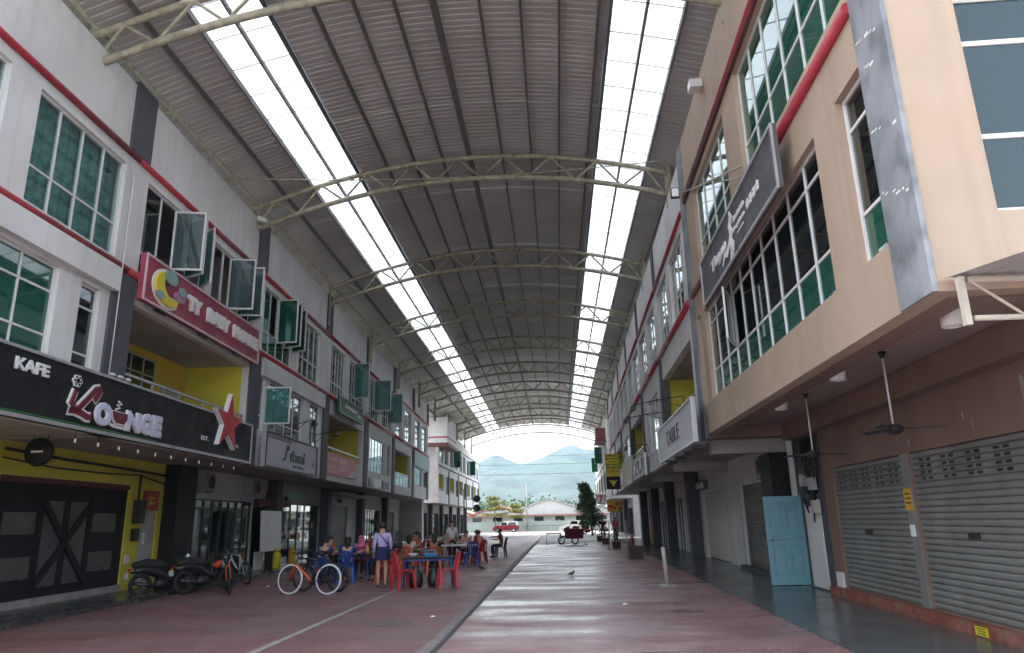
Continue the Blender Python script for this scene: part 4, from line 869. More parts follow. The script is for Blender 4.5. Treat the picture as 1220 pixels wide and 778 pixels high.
# salon sign
j = Sign('grey hair salon sign with dark script lettering', LEFT, 22.48, 28.05, 3.45, 4.57, .3, .16, 'grey_sign', 'black_metal')
j.text('Kedai Gunting Rambut', 'charcoal_sign', 22.68, 24.95, 4.36, 4.48, .006, .0); j.text('J', 'black_print', 24.15, 24.62, 3.75, 4.3, .012, .03, .2); j.poly([(24.6, 4.2), (24.72, 4.36), (24.78, 4.2), (24.68, 4.12)], 'black_print', .002, .012)
j.text('theal', 'black_print', 24.8, 26.5, 3.77, 4.17, .012, .03, 0, space=.9); j.text('Hair Salon', 'black_print', 25.18, 26.42, 3.58, 3.69, .006, .03); j.poly([(27.4, 3.75), (27.65, 3.75), (27.57, 4.0)], 'charcoal_sign', .002, .01, 'mark')
def arm_lamp(side, u, d0, z, reach, label, back=0, du=0, group=None):
    p = side.pt(u, d0, z); e = thing('sign_lamp', label, 'lamp', p, side.rot, group); g = side.sg
    mb = MB(); mb.path([(0, 0, -.35), (0, 0, 0), (g * reach * .5, du * .5, .03), (g * reach, du, 0)], .018, 6); mb.tube((0, 0, -.3), (g * reach * .55, du * .5, .02), .012, n=6); mb.build('arm', 'black_metal', e)
    x = g * reach; mb = MB(); mb.hexa([(x - .08, du - .16, -.2), (x + .1, du - .16, -.14), (x + .1, du + .16, -.14), (x - .08, du + .16, -.2)], [(x - .06, du - .12, -.06), (x + .06, du - .12, .0), (x + .06, du + .12, .0), (x - .06, du + .12, -.06)]); mb.build('floodlight', 'black_metal', e)
arm_lamp(LEFT, 25.0, .05, 5.05, 1.1, 'black sign floodlight on an arm over the salon sign, nearer the baby shop', du=-1.2); arm_lamp(LEFT, 27.6, .05, 5.0, 1.1, 'black sign floodlight on an arm over the salon sign, beside the pink banner', du=-1.0)
g = Sign('dark green shop sign with white script above the yellow balcony', LEFT, 31.15, 35.55, 6.45, 7.2, .3, .12, 'green_sign', 'pale_green')
g.text('Serumpun', 'white_print', 32.1, 34.4, 6.72, 7.0, .012, .02, .25); g.text('spa', 'white_print', 34.5, 35.35, 6.6, 6.8, .008, .02)
arm_lamp(LEFT, 36.4, .05, 7.15, 1.3, 'black floodlight on an arm beside the dark green sign', du=.4)
b = Sign('faded pink banner with pale print tied to the balcony wall', LEFT, 29.65, 34.7, 3.68, 4.56, .05, .03, 'pink_banner', None, 'banner')
for (a, c, z0, z1) in ((29.9, 31.2, 4.25, 4.4), (29.9, 31.2, 3.95, 4.05), (31.6, 32.9, 4.2, 4.45), (31.7, 32.6, 3.9, 4.1), (29.9, 30.9, 3.78, 3.86)): b.poly([(a, z0), (c, z0), (c, z1), (a, z1)], mat('banner_print', (.60, .40, .40), .6, var=.3, scale=12), .001, .003, 'print')
b.poly([(33.2, 3.7), (34.6, 3.7), (34.6, 4.05), (33.6, 3.95)], 'white_wall', .001, .004, 'torn_corner')
q = Sign('black and white boxed sign on the wall below the barred window', LEFT, 37.2, 43.2, 3.42, 4.02, .1, .08, 'silver_sign', None)
for a, c, m_ in ((37.5, 38.2, 'black_print'), (38.7, 40.6, 'white_print'), (40.9, 41.5, 'black_print')): q.poly([(a, 3.5), (c, 3.5), (c, 3.95), (a, 3.95)], m_, .002, .03, 'block')
q.stroke([(41.8, 3.55), (42.2, 3.9), (42.6, 3.6), (43.0, 3.95)], .12, 'black_print', .002, .02, 'script'); q.stroke([(41.7, 3.9), (42.9, 3.55)], .1, 'black_print', .021, .03, 'script')
for z in (3.62, 3.78): q.stroke([(38.9, z), (40.4, z)], .05, 'lavender_print', .031, .034, 'line')
# restaurant sign on the tan house
s = Sign('charcoal restaurant sign with white script and a bird-like figure on the tan house', RIGHT, 10.05, 16.35, 6.36, 7.42, .28, .06, 'charcoal_sign', 'grey_frame')
s.text('Tuyu', 'white_print', 15.15, 13.65, 6.68, 7.0, .03, .03, .15)
fg = [(13.15, 7.32), (13.05, 7.2), (13.2, 7.05), (13.12, 6.9), (13.22, 6.78), (13.1, 6.65), (13.2, 6.5), (13.3, 6.4)]
s.stroke(fg, [.06, .12, .16, .18, .16, .2, .16, .06], 'white_print', .003, .03, 'figure'); s.stroke([(13.2, 6.75), (13.5, 6.6), (13.75, 6.66), (13.95, 6.5)], [.12, .14, .1, .04], 'white_print', .031, .04, 'figure'); s.stroke([(13.15, 6.62), (12.98, 6.56), (12.88, 6.45)], [.12, .08, .03], 'white_print', .041, .05, 'figure')
s.poly(circ(13.12, 7.3, .05, .045, 10), 'charcoal_sign', .0505, .053, 'figure_eye')
s.text('Restoran', 'white_print', 12.88, 12.05, 7.0, 7.12, .02, .03); s.text('Kopitiam', 'white_print', 12.96, 12.06, 6.8, 6.91, .02, .03); s.stroke([(12.66, 6.7), (12.2, 6.71)], .03, 'white_print', .003, .02, 'line')
random.seed(21)
for i in range(4):
    u = 11.9 - i * .23; mb = MB()
    for a, c, e_, f_ in ((0, .17, .13, .15), (0, .17, .06, .08), (.075, .1, 0, .17), (.02, .045, 0, .1), (.13, .155, .02, .12), (.02, .15, .0, .02)):
        jj = random.uniform(-.012, .012); s.poly([(u - a, 6.83 + e_ + jj), (u - c, 6.83 + e_ + jj), (u - c, 6.83 + f_ + jj), (u - a, 6.83 + f_ + jj)], None, .003 + .0015 * random.random(), .02, mb=mb)
    mb.build('character', 'white_print', s.e, fix=False)
f = Sign('silver sign with tall thin dark letters below the yellow balcony', RIGHT, 19.15, 26.85, 3.5, 4.68, .42, .08, 'silver_sign', 'white_frame')
f.text('TABLE', 'black_print', 24.6, 21.75, 3.88, 4.36, .012, .0, 0); f.text('restaurant & cafe', 'white_print', 24.95, 21.4, 3.69, 3.79, .01, .02)
for i in range(4): a, z_ = f.p(20.2 + i * 1.8, 3.5); mb = MB(); pbox(f.mx, a - .2, a + .2, z_ - .1, z_ - .012, -.36, -.1, mb); mb.build('bracket', 'black_metal', f.e)
arm_lamp(RIGHT, 20.6, .02, 4.95, 1.35, 'black floodlight on a long arm over the silver sign, nearer the tan house', du=1.5); arm_lamp(RIGHT, 23.6, .02, 4.95, 1.35, 'black floodlight on a long arm over the silver sign, away from the tan house', du=1.5)
arm_lamp(RIGHT, 31.0, .02, 4.6, .9, 'black floodlight on an arm beside the black and white script sign', du=.6)
f2 = Sign('black and white script sign under the second yellow balcony on the right', RIGHT, 33.0, 38.8, 3.45, 4.45, .25, .12, 'white_print', 'black_metal'); f2.text('ZU', 'black_print', 38.2, 33.6, 3.6, 4.3, .02, .03)
f3 = Sign('plain cream fascia board beyond the script sign', RIGHT, 39.8, 46.4, 3.45, 4.9, .25, .12, mat('cream_board', (.55, .55, .42), .6, var=.05) and 'cream_board', 'white_frame')
# floodlight over the restaurant sign, wall box lamp
p_ = RIGHT.pt(11.6, .05, 7.42); e = thing('sign_lamp', 'square white-faced floodlight on a rusty arm high over the restaurant sign', 'lamp', p_, RIGHT.rot)
mb = MB(); mb.path([(0, 0, -.2), (-.02, 0, .12), (-.55, 1.9, .62), (-.75, 2.5, .82)], .02, 6); mb.tube((0, .3, .05), (-.3, 1.2, .38), .012, n=6); mb.build('arm', 'steel', e); mb = MB(); mb.box(-.92, -.74, 2.42, 2.5, .7, .92); mb.build('floodlight', 'black_metal', e); mb = MB(); mb.box(-.9, -.76, 2.41, 2.418, .72, .9); mb.build('lamp_face', 'white_print', e)
e = thing('wall_lamp', 'small white box lamp on the tan parapet', 'lamp', RIGHT.pt(14.4, 0, 10.9), RIGHT.rot); mb = MB(); mb.box(-.3, -.02, -.15, .15, 0, .2); mb.build('box', 'white_frame', e); mb = MB(); mb.box(-.02, .0, -.05, .05, .05, .15); mb.build('bracket', 'grey_frame', e)
e = thing('wall_lamp', 'small white floodlight on the grey parapet beside the baby shop pillar', 'lamp', LEFT.pt(20.5, 0, 10.95), LEFT.rot); mb = MB(); mb.hexa([(.06, -.15, 0), (.3, -.12, -.06), (.3, .12, -.06), (.06, .15, 0)], [(.06, -.15, .16), (.3, -.12, .08), (.3, .12, .08), (.06, .15, .16)]); mb.build('box', 'white_print', e); mb = MB(); mb.box(0, .06, -.04, .04, .04, .12); mb.build('bracket', 'grey_frame', e)
# projecting signs
def blade_sign(label, x0, x1, y, z0, z1, m, th=.12):
    e = thing('blade_sign', label, 'sign', ((x0 + x1) / 2, y, z0)); mb = MB(); mb.box(x0 - (x0 + x1) / 2, x1 - (x0 + x1) / 2, 0, th, 0, z1 - z0); mb.build('panel', m, e); mb = MB(); mb.tube((x1 - (x0 + x1) / 2, th / 2, z1 - z0 - .2), (x1 - (x0 + x1) / 2 + .6, th / 2, z1 - z0 - .2), .02); mb.tube((x1 - (x0 + x1) / 2, th / 2, .2), (x1 - (x0 + x1) / 2 + .6, th / 2, .2), .02); mb.build('bracket', 'black_metal', e); return e
FM = Matrix(((1, 0, 0, 0), (0, 0, -1, 0), (0, 1, 0, 0), (0, 0, 0, 1)))
e = blade_sign('tall yellow and black blade sign with a yellow bird emblem', 3.05, 3.93, 46, 3.35, 5.55, 'black_panel')
mb = MB(); mb.box(-.43, .43, -.012, -.002, .78, 2.18); mb.build('yellow_field', 'yellow_print', e)
for i, (tx, w_, h_, m_) in enumerate((('RESTORAN', .30, .09, 'black_print'), ('MAKANAN', .36, .09, 'black_print'), ('DAN', .2, .09, 'black_print'), ('MINUMAN', .36, .1, 'black_print'), ('MASAKAN', .38, .12, 'black_print'), ('CHEF A', .38, .18, 'red_print'), ('7 0 1 9', .34, .13, 'amber_print'))): text(e, tx, m_, FM, -w_, w_, 2.02 - i * .185 - (.07 if i > 4 else 0), 2.02 - i * .185 + h_ - (.07 if i > 4 else 0), .006, .02, base=.0125)
mb = MB(); mb.prism([(-.28, .58), (-.05, .5), (0, .6), (.05, .5), (.28, .58), (.12, .36), (0, .14), (-.12, .36)], .002, .012, lambda a, b, d: (a, -d, b)); mb.build('emblem', 'yellow_print', e)
e = blade_sign('square white convenience sign with red and green numeral', 3.25, 3.95, 62, 2.75, 3.6, 'white_print'); text(e, '7', 'red_print', FM, -.2, .2, .12, .75, .02, .05, base=.003); mb = MB(); mb.box(-.32, .32, -.006, -.002, .05, .1); mb.box(-.33, -.27, -.006, -.002, .1, .8); mb.box(.27, .33, -.006, -.002, .1, .8); mb.build('green_edge', 'green_sign', e)
e = blade_sign('orange menu board hanging under the overhang', 3.75, 4.85, 57, 2.1, 2.95, 'amber_print'); random.seed(9)
mb = MB()
for i in range(5): mb.prism(circ(-.4 + i * .2, random.uniform(.2, .6), .11, .13, 12), .002, .006 + i * .001, lambda a, b, d: (a, -d, b))
mb.build('food_print', 'red_print', e)
for z in (3.45, 2.7):
    e = thing('round_sign', 'round black disc sign, one of two on the far left pole bracket', 'sign', (-6.9, 62, z), 0, 'round black disc signs'); mb = MB(); mb.lathe([(0, -.05), (.29, -.05), (.31, 0), (.29, .05), (0, .05)], n=24, axis='y'); mb.build('disc', 'black_panel', e); mb = MB(); mb.tube((-.28, 0, 0), (-1.05, 0, 0), .03); mb.build('bracket', 'black_metal', e)
e = thing('sign_post', 'slim dark post carrying two round disc signs', 'post', (-8.0, 62, 0)); mb = MB(); mb.tube((0, 0, 0), (0, 0, 4.3), .06); mb.build('pole', 'black_metal', e); mb = MB(); mb.tube((0, 0, 0), (0, 0, .08), .2); mb.build('base', 'concrete', e)

# ------------------------------------------------------------------ furniture
def chair_proto(m):
    e = link(bpy.data.objects.new('plastic_chair', None))
    mb = MB(); mb.hexa([(-.19, -.2, .425), (.19, -.2, .425), (.22, .21, .44), (-.22, .21, .44)], [(-.2, -.2, .45), (.2, -.2, .45), (.225, .22, .462), (-.225, .22, .462)]); mb.build('seat', m, e)
    for sx in (-1, 1):
        for sy in (-1, 1):
            mb = MB(); a = Vector((sx * .185, sy * .185, .43)); b = Vector((sx * .225, sy * .235, 0)); w0, w1 = .034, .024
            mb.hexa([b + Vector((-w1, -w1, 0)), b + Vector((w1, -w1, 0)), b + Vector((w1, w1, 0)), b + Vector((-w1, w1, 0))], [a + Vector((-w0, -w0, 0)), a + Vector((w0, -w0, 0)), a + Vector((w0, w0, 0)), a + Vector((-w0, w0, 0))]); mb.build('leg', m, e)
    mb = MB()   # back shell: posts, curved top and slats; chair faces +y
    for sx in (-1, 1): mb.path([(sx * .19, -.19, .44), (sx * .2, -.23, .62), (sx * .17, -.28, .80), (sx * .1, -.3, .86)], [.026, .024, .024, .022], 6)
    mb.path([(-.11, -.3, .855), (0, -.31, .875), (.11, -.3, .855)], .024, 6)
    bk = mb.build('backrest', m, e, fix=False)
    for k in range(4):
        x = -.1 + k * .067; mb = MB(); mb.hexa([(x - .02, -.205, .45), (x + .02, -.205, .45), (x + .02, -.19, .45), (x - .02, -.19, .45)], [(x * .9 - .02, -.305, .85), (x * .9 + .02, -.305, .85), (x * .9 + .02, -.29, .85), (x * .9 - .02, -.29, .85)]); mb.build('slat', m, bk)
    return e
PROTO = {}
def chair(m, x, y, rz_, label, group):
    if m not in PROTO: PROTO[m] = chair_proto(m); o = PROTO[m]
    else: o = dup(PROTO[m])
    o.location = (x, y, 0); o.rotation_euler = (0, 0, rz_); return tag(o, label, 'chair', group)
CG = 'plastic chairs of the street eatery'
def table(x, y, rz_, L_, W_, label, top, legm, cross=False, z=.74):
    e = thing('table', label, 'table', (x, y, 0), rz_); mb = MB(); mb.box(-L_ / 2, L_ / 2, -W_ / 2, W_ / 2, z - .04, z); mb.build('tabletop', top, e)
    if cross:
        for sx in (-1, 1):
            for sy in (-1, 1): mb = MB(); mb.tube((sx * L_ * .38, sy * W_ * .42, z - .04), (sx * L_ * .30, -sy * W_ * .42, 0), .02, n=6); mb.build('leg', legm, e)
    else:
        for sx in (-1, 1):
            for sy in (-1, 1): mb = MB(); mb.tube((sx * (L_ / 2 - .08), sy * (W_ / 2 - .08), z - .04), (sx * (L_ / 2 - .05), sy * (W_ / 2 - .05), 0), .022, n=8); mb.build('leg', legm, e)
        mb = MB(); mb.box(-L_ / 2 + .08, L_ / 2 - .08, -W_ / 2 + .06, W_ / 2 - .06, z - .09, z - .042); mb.build('apron', legm, e)
    return e
table(-3.42, 19.45, .06, 1.35, .75, 'dark topped table with blue legs between two red chairs', 'black_panel', 'blue_plastic')
table(-6.15, 22.2, 0, 1.5, .8, 'dark table crowded with diners beside the standing woman', 'black_panel', 'black_metal')
table(-4.6, 25.0, .1, 1.4, .8, 'brown wooden table behind the table with red chairs', mat('wood', (.22, .10, .045), .5, var=.2, scale=6) and 'wood', 'wood')
table(-3.95, 28.9, .05, 1.35, .75, 'white folding table with crossed white legs', 'white_plastic', 'white_plastic', True)
table(-4.3, 32.6, .05, 1.5, .8, 'pale table beside the seated man in red', 'white_plastic', 'grey_frame', True)
table(-6.8, 27.2, 0, 1.4, .8, 'dark table near the shop fronts behind the diners', 'black_panel', 'black_metal')
chair('red_plastic', -3.98, 18.85, -.95, 'red plastic chair turned towards the dark table, beside the standing woman', CG)
chair('red_plastic', -2.85, 18.8, 1.9, 'red plastic chair at the end of the dark table away from the standing woman', CG)
chair('red_plastic', -4.95, 20.75, .3, 'red plastic chair tucked behind the standing woman', CG)
chair('red_plastic', -3.25, 29.9, .9, 'red plastic chair under the person in the bright red shirt', CG)
chair('red_plastic', -3.45, 31.2, 1.2, 'red plastic chair between the white folding table and the pale table', CG)
chair('blue_plastic', -6.05, 20.95, .12, 'blue plastic chair behind the parked bicycle, facing the crowded table', CG)
chair('blue_plastic', -6.75, 21.1, -.1, 'blue plastic chair nearest the shop fronts at the crowded table', CG)
chair('blue_plastic', -3.35, 28.0, .3, 'blue plastic chair pulled up to the white folding table', CG)
chair('orange_plastic', -4.9, 24.0, 0, 'orange chair on the near side of the brown wooden table', CG)
chair('orange_plastic', -4.1, 24.1, .2, 'orange chair at the brown wooden table towards the street middle', CG)
chair('orange_plastic', -5.6, 25.2, -1.5, 'orange chair at the end of the brown wooden table', CG)
mat('dark_plastic', (.03, .03, .035), .5, var=.1)
chair('dark_plastic', -2.72, 34.2, 1.45, 'dark plastic chair under the man in maroon', CG)
# things on the tables
def bowl(x, y, z, r, m, label): mb = MB(); mb.lathe([(0, 0), (r * .5, 0), (r * .9, r * .4), (r, r * .7), (r * .92, r * .68), (r * .45, .03), (0, .03)], (x, y, z), 18); return tag(mb.build('bowl', m), label, 'bowl')
bowl(-3.85, 19.45, .742, .13, 'white_plastic', 'white bowl on the dark table between red chairs')
e = thing('food_box', 'bright blue plastic food carrier on the dark table', 'container', (-3.4, 19.5, .742), .2); mb = MB(); mb.hexa([(-.16, -.1, 0), (.16, -.1, 0), (.16, .1, 0), (-.16, .1, 0)], [(-.18, -.12, .08), (.18, -.12, .08), (.18, .12, .08), (-.18, .12, .08)]); mb.build('tub', mat('sky_blue', (.03, .25, .52), .4, var=.04), e); mb = MB(); mb.path([(-.17, 0, .06), (-.15, 0, .14), (0, 0, .16), (.15, 0, .14), (.17, 0, .06)], .014, 6); mb.build('handle', 'sky_blue', e)
for x, y, m_, lab in ((-5.75, 22.05, 'yellow_print', 'yellow sauce bottle on the crowded table'), (-3.75, 32.5, 'white_plastic', 'white bottle on the pale table')):
    e = thing('bottle', lab, 'bottle', (x, y, .742)); mb = MB(); mb.lathe([(0, 0), (.04, 0), (.04, .15), (.015, .2), (.015, .23), (0, .23)], n=12); mb.build('body', m_, e); mb = MB(); mb.tube((0, 0, .23), (0, 0, .26), .018); mb.build('cap', 'red_print', e)
for x, y in ((-6.4, 22.1), (-6.1, 22.35), (-5.6, 22.3), (-4.5, 25.0), (-4.2, 28.8), (-3.7, 29.0)):
    b_ = bowl(x, y, .742, .09, 'white_plastic', 'small white bowl on an eatery table'); b_['group'] = 'bowls on the eatery tables'
# black bags under the dark table
for x, y, s_ in ((-3.75, 19.3, 1), (-3.3, 19.45, .9)):
    mb = MB(); mb.lathe([(0, 0), (.16 * s_, .0), (.2 * s_, .14), (.17 * s_, .32), (.07 * s_, .44), (.1 * s_, .52), (0, .5)], (0, 0, 0), 14)
    o = mb.build('rubbish_bag', 'black_metal'); o.location = (x, y, 0); o.scale = (1, .8, 1); tag(o, 'black plastic bag under the dark table between red chairs', 'bag', 'bags under the dark table')

# ------------------------------------------------------------------ people
def skinned(vs, es, rad, root, sub=1):
    me = bpy.data.meshes.new('skin_cage'); me.from_pydata(vs, es, []); o = bpy.data.objects.new('skin_cage', me); col.objects.link(o)
    o.modifiers.new('skin', 'SKIN')
    for i, r_ in enumerate(rad): me.skin_vertices[0].data[i].radius = r_ if isinstance(r_, tuple) else (r_, r_); me.skin_vertices[0].data[i].use_root = (i == root)
    sb = o.modifiers.new('sub', 'SUBSURF'); sb.levels = sb.render_levels = sub
    bpy.context.view_layer.update(); m2 = bpy.data.meshes.new_from_object(o.evaluated_get(bpy.context.evaluated_depsgraph_get()))
    bpy.data.objects.remove(o); bpy.data.meshes.remove(me)
    for p_ in m2.polygons: p_.use_smooth = True
    return m2
CLOTH = {}
def cloth(c):
    k_ = 'cloth_%d_%d_%d' % tuple(int(v * 1000) for v in c); return mat(k_, c, .85, var=.12, scale=8, bump=.1, bscale=60)
POSES = {
 'stand': dict(pel=(0, 0, .86), sp=(0, .0, 1.04), ch=(0, 0, 1.22), nk=(0, -.005, 1.345), hd=(0, .02, 1.45), tp=(0, .015, 1.52), hip=(.085, 0, .83), kn=(.095, .02, .45), an=(.09, -.02, .075), to=(.10, .11, .03), sh=(.165, -.01, 1.28), el=(.215, -.03, 1.03), wr=(.2, .1, .83)),
 'sit': dict(pel=(0, -.02, .53), sp=(0, -.04, .72), ch=(0, -.01, .90), nk=(0, .02, 1.03), hd=(0, .06, 1.13), tp=(0, .055, 1.20), hip=(.09, .02, .52), kn=(.12, .40, .50), an=(.12, .36, .08), to=(.13, .48, .03), sh=(.165, 0, .97), el=(.21, .12, .76), wr=(.13, .33, .79)),
}
def person(label, x, y, rz_, pose, shirt, bottom, long_pants=True, sleeves='short', hair='short', scarf=None, bag=None, z=0, scale=1.0, tone=None, tweak=None):
    P = dict(POSES[pose]);
    if tweak: P.update(tweak)
    mir = lambda p: (-p[0], p[1], p[2])
    names = ['pel', 'sp', 'ch', 'nk', 'hd', 'tp']; vs = [P[n] for n in names]; rad = [(.125, .095), (.11, .085), (.13, .09), .05, (.072, .088), (.055, .065)]; es = [(i, i + 1) for i in range(5)]
    for side in (0, 1):
        f = (lambda p: p) if side == 0 else mir; gp = lambda n: P.get(n + ('R' if side == 0 else 'L'), f(P[n]))
        b = len(vs); vs += [gp('hip'), gp('kn'), gp('an'), gp('to')]; rad += [.082, .055, .036, .03]; es += [(0, b), (b, b + 1), (b + 1, b + 2), (b + 2, b + 3)]
        b = len(vs); sh, el, wr = gp('sh'), gp('el'), gp('wr'); d = (Vector(wr) - Vector(el)).normalized(); hnd = tuple(Vector(wr) + d * .07)
        vs += [sh, el, wr, hnd]; rad += [.05, .038, .026, (.036, .02)]; es += [(2, b), (b, b + 1), (b + 1, b + 2), (b + 2, b + 3)]
    me = skinned(vs, es, rad, 0)
    # fingers, nose and ears joined into the body mesh
    mb = MB()
    for bi in (13, 21):
        wr, hnd = Vector(vs[bi - 1]), Vector(vs[bi]); d = (hnd - wr).normalized(); sd_ = d.cross(Vector((0, 0, 1)));
        if sd_.length < .1: sd_ = Vector((0, 1, 0))
        sd_.normalize(); dn = Vector((0, 0, -1))
        for i in range(4):
            b0 = hnd + sd_ * (-.027 + .018 * i) - d * .01; L_ = (.055, .066, .063, .05)[i]; b1 = b0 + d * L_ * .6 + dn * .006; b2 = b1 + d * L_ * .45 + dn * .022; mb.path([b0, b1, b2], [.0095, .0085, .007], 6)
        t0 = wr + d * .025 + sd_ * .03; mb.path([t0, t0 + sd_ * .03 + d * .025, t0 + sd_ * .035 + d * .055], [.011, .010, .008], 6)
    hd = Vector(P['hd']); mb.path([hd + Vector((0, .085, .03)), hd + Vector((0, .105, -.01)), hd + Vector((0, .098, -.022))], [.008, .015, .01], 6)
    for sx in (-1, 1): mb.ball(hd + Vector((sx * .082, .0, .0)), .012, .022, .032, 8, 6)
    m2 = mb.mesh('extra'); bm = bmesh.new(); bm.from_mesh(me); bm.from_mesh(m2); bm.to_mesh(me); bm.free(); bpy.data.meshes.remove(m2)
    me.materials.clear(); me.materials.append(mat('skin_' + tone[0], tone[1], .55, var=.05) if tone else skin_m)
    body = link(bpy.data.objects.new('person', me)); body.location = (x, y, z); body.rotation_euler = (0, 0, rz_); body.scale = (scale,) * 3; tag(body, label, 'person')
    # shirt
    sv = [P['pel'], P['sp'], P['ch'], tuple(Vector(P['nk']) - Vector((0, 0, .045)))]; sv[0] = tuple(Vector(P['pel']) + Vector((0, 0, -.0 if pose == 'stand' else .0))); sr = [(.142, .112), (.128, .103), (.147, .108), (.068, .066)]; se = [(0, 1), (1, 2), (2, 3)]
    for side in (0, 1):
        f = (lambda p: p) if side == 0 else mir; gp = lambda n: P.get(n + ('R' if side == 0 else 'L'), f(P[n])); b = len(sv)
        sh, el, wr = Vector(gp('sh')), Vector(gp('el')), Vector(gp('wr'))
        sv += [tuple(sh), tuple(el if sleeves == 'long' else sh.lerp(el, .75))]; sr += [.066, .056]; se += [(2, b), (b, b + 1)]
        if sleeves == 'long': sv.append(tuple(el.lerp(wr, .9))); sr.append(.044); se.append((b + 1, b + 2))
    o = bpy.data.objects.new('shirt', skinned(sv, se, sr, 0)); o.data.materials.append(cloth(shirt)); link(o, body)
    # trousers, shorts or skirt
    bv = [tuple(Vector(P['pel']) + Vector((0, 0, .05))), P['pel']]; br = [(.136, .106), (.146, .118)]; be = [(0, 1)]
    for side in (0, 1):
        f = (lambda p: p) if side == 0 else mir; gp = lambda n: P.get(n + ('R' if side == 0 else 'L'), f(P[n])); b = len(bv); hp, kn, an = Vector(gp('hip')), Vector(gp('kn')), Vector(gp('an'))
        bv += [tuple(hp), tuple(kn if long_pants else hp.lerp(kn, .45))]; br += [.098, .072 if long_pants else .095]; be += [(1, b), (b, b + 1)]
        if long_pants: bv.append(tuple(kn.lerp(an, .9))); br.append(.056); be.append((b + 1, b + 2))
    if pose == 'stand' and not long_pants:
        mb = MB(); rings = [(.985, .128, .105), (.93, .15, .125), (.86, .175, .145), (.76, .185, .15), (.66, .19, .15)]; vs2 = []
        for z_, a_, b_ in rings:
            for i in range(20): t = 2 * PI * i / 20; k_ = 1 + .03 * math.sin(6 * t) * (z_ < .8); vs2.append((a_ * k_ * math.cos(t), b_ * k_ * math.sin(t), z_))
        mb.add(vs2, [(j * 20 + i, j * 20 + (i + 1) % 20, (j + 1) * 20 + (i + 1) % 20, (j + 1) * 20 + i) for j in range(4) for i in range(20)], True); mb.build('shorts', cloth(bottom), body, fix=False)
    else: o = bpy.data.objects.new('trousers', skinned(bv, be, br, 1)); o.data.materials.append(cloth(bottom)); link(o, body)
    for side in (0, 1):
        f = (lambda p: p) if side == 0 else mir; gp = lambda n: P.get(n + ('R' if side == 0 else 'L'), f(P[n])); an, to = Vector(gp('an')), Vector(gp('to')); mb = MB()
        mb.path([an + Vector((0, -.03, -.05)), (an + to) / 2 + Vector((0, 0, -.028)), to + Vector((0, .02, -.008))], [.036, .044, .03], 8); s_ = mb.build('shoe', 'black_metal', body); 
    # hair or headscarf
    mb = MB(); c = hd + Vector((0, -.016, .035)); m_ = 'hair'; n, m3 = 16, 10; vs2 = []; fs2 = []
    if scarf: m_ = cloth(scarf)
    low = {'short': .25, 'long': -.25}.get(hair, .25)
    for jx in range(m3 + 1):
        ph = math.pi * .66 * jx / m3
        for i in range(n):
            t = 2 * math.pi * i / n; fr = max(0, math.sin(t)); cut = 1 - .45 * fr * (jx / m3); ph2 = ph * cut; k_ = 1 + .04 * math.sin(5 * t + jx)
            vs2.append(c + Vector((.094 * k_ * math.sin(ph2) * math.cos(t), .108 * k_ * math.sin(ph2) * math.sin(t), .104 * math.cos(ph2))))
    for jx in range(m3):
        for i in range(n): fs2.append((jx * n + i, jx * n + (i + 1) % n, (jx + 1) * n + (i + 1) % n, (jx + 1) * n + i))
    mb.add(vs2, fs2, True)
    if hair == 'long' and not scarf: mb.path([c + Vector((0, -.05, 0)), c + Vector((0, -.085, -.12)), c + Vector((0, -.085, -.27))], [.085, .08, .04], 10)
    if hair == 'bun' and not scarf: mb.ball(c + Vector((0, -.1, .07)), .05)
    if scarf: mb.path([c + Vector((0, -.02, -.02)), c + Vector((0, -.02, -.14)), c + Vector((0, -.01, -.22)), c + Vector((0, 0, -.28))], [.098, .095, .13, .16], 12)
    mb.build('headscarf' if scarf else 'hair', m_, body)
    for sx in (-1, 1): mb = MB(); mb.ball(hd + Vector((sx * .03, .083, .022)), .009, .005, .006, 8, 6); mb.build('eye', 'black_print', body)
    mb = MB(); mb.ball(hd + Vector((0, .083, -.045)), .022, .006, .006, 8, 6); mb.build('mouth', 'maroon_print', body)
    if bag:
        g_ = MB(); g_.ball((.2, .02, .80), .07, .15, .12, 12, 8); bo = g_.build('shoulder_bag', 'black_metal', body); g_ = MB(); g_.path([(.2, .02, .9), (.12, -.125, 1.05), (0, -.13, 1.2), (-.14, -.03, 1.345), (-.02, .12, 1.2), (.14, .12, 1.0), (.2, .03, .9)], .011, 6); g_.build('strap', cloth((.03, .03, .12)), bo)
    return body
DARK = ('brown', (.26, .14, .09))
person('woman standing in lavender shirt and navy shorts with a black shoulder bag', -4.68, 19.45, .35, 'stand', (.42, .36, .62), (.015, .02, .10), False, 'long', 'short', bag=True, scale=1.03)
def seated(label, x, y, rz_, shirt, bottom, **k):
    return person(label, x, y, rz_, 'sit', shirt, bottom, **k)
seated('diner in blue top seen from behind on a blue chair', -6.05, 20.98, .1, (.02, .05, .22), (.03, .03, .05), hair='long')
seated('diner in dark blue top on the blue chair nearest the shop fronts', -6.75, 21.12, -.1, (.03, .06, .2), (.04, .03, .04))
seated('diner in pink headscarf and pink top at the crowded table', -6.25, 23.2, PI, (.55, .10, .22), (.1, .03, .05), scarf=(.60, .16, .30), sleeves='long'); chair('blue_plastic', -6.25, 23.25, PI, 'blue plastic chair under the diner in the pink headscarf', CG)
seated('diner in black and white top with tanned arms on the table, facing the blue chairs', -5.6, 23.15, PI - .2, (.02, .02, .022), (.02, .02, .03)); chair('red_plastic', -5.6, 23.2, PI - .2, 'red plastic chair under the diner in black', CG)
seated('diner in orange red top at the far end of the crowded table', -7.1, 22.6, -2.0, (.50, .10, .05), (.05, .04, .04), hair='bun'); chair('red_plastic', -7.13, 22.62, -2.0, 'red plastic chair under the diner in orange red', CG)
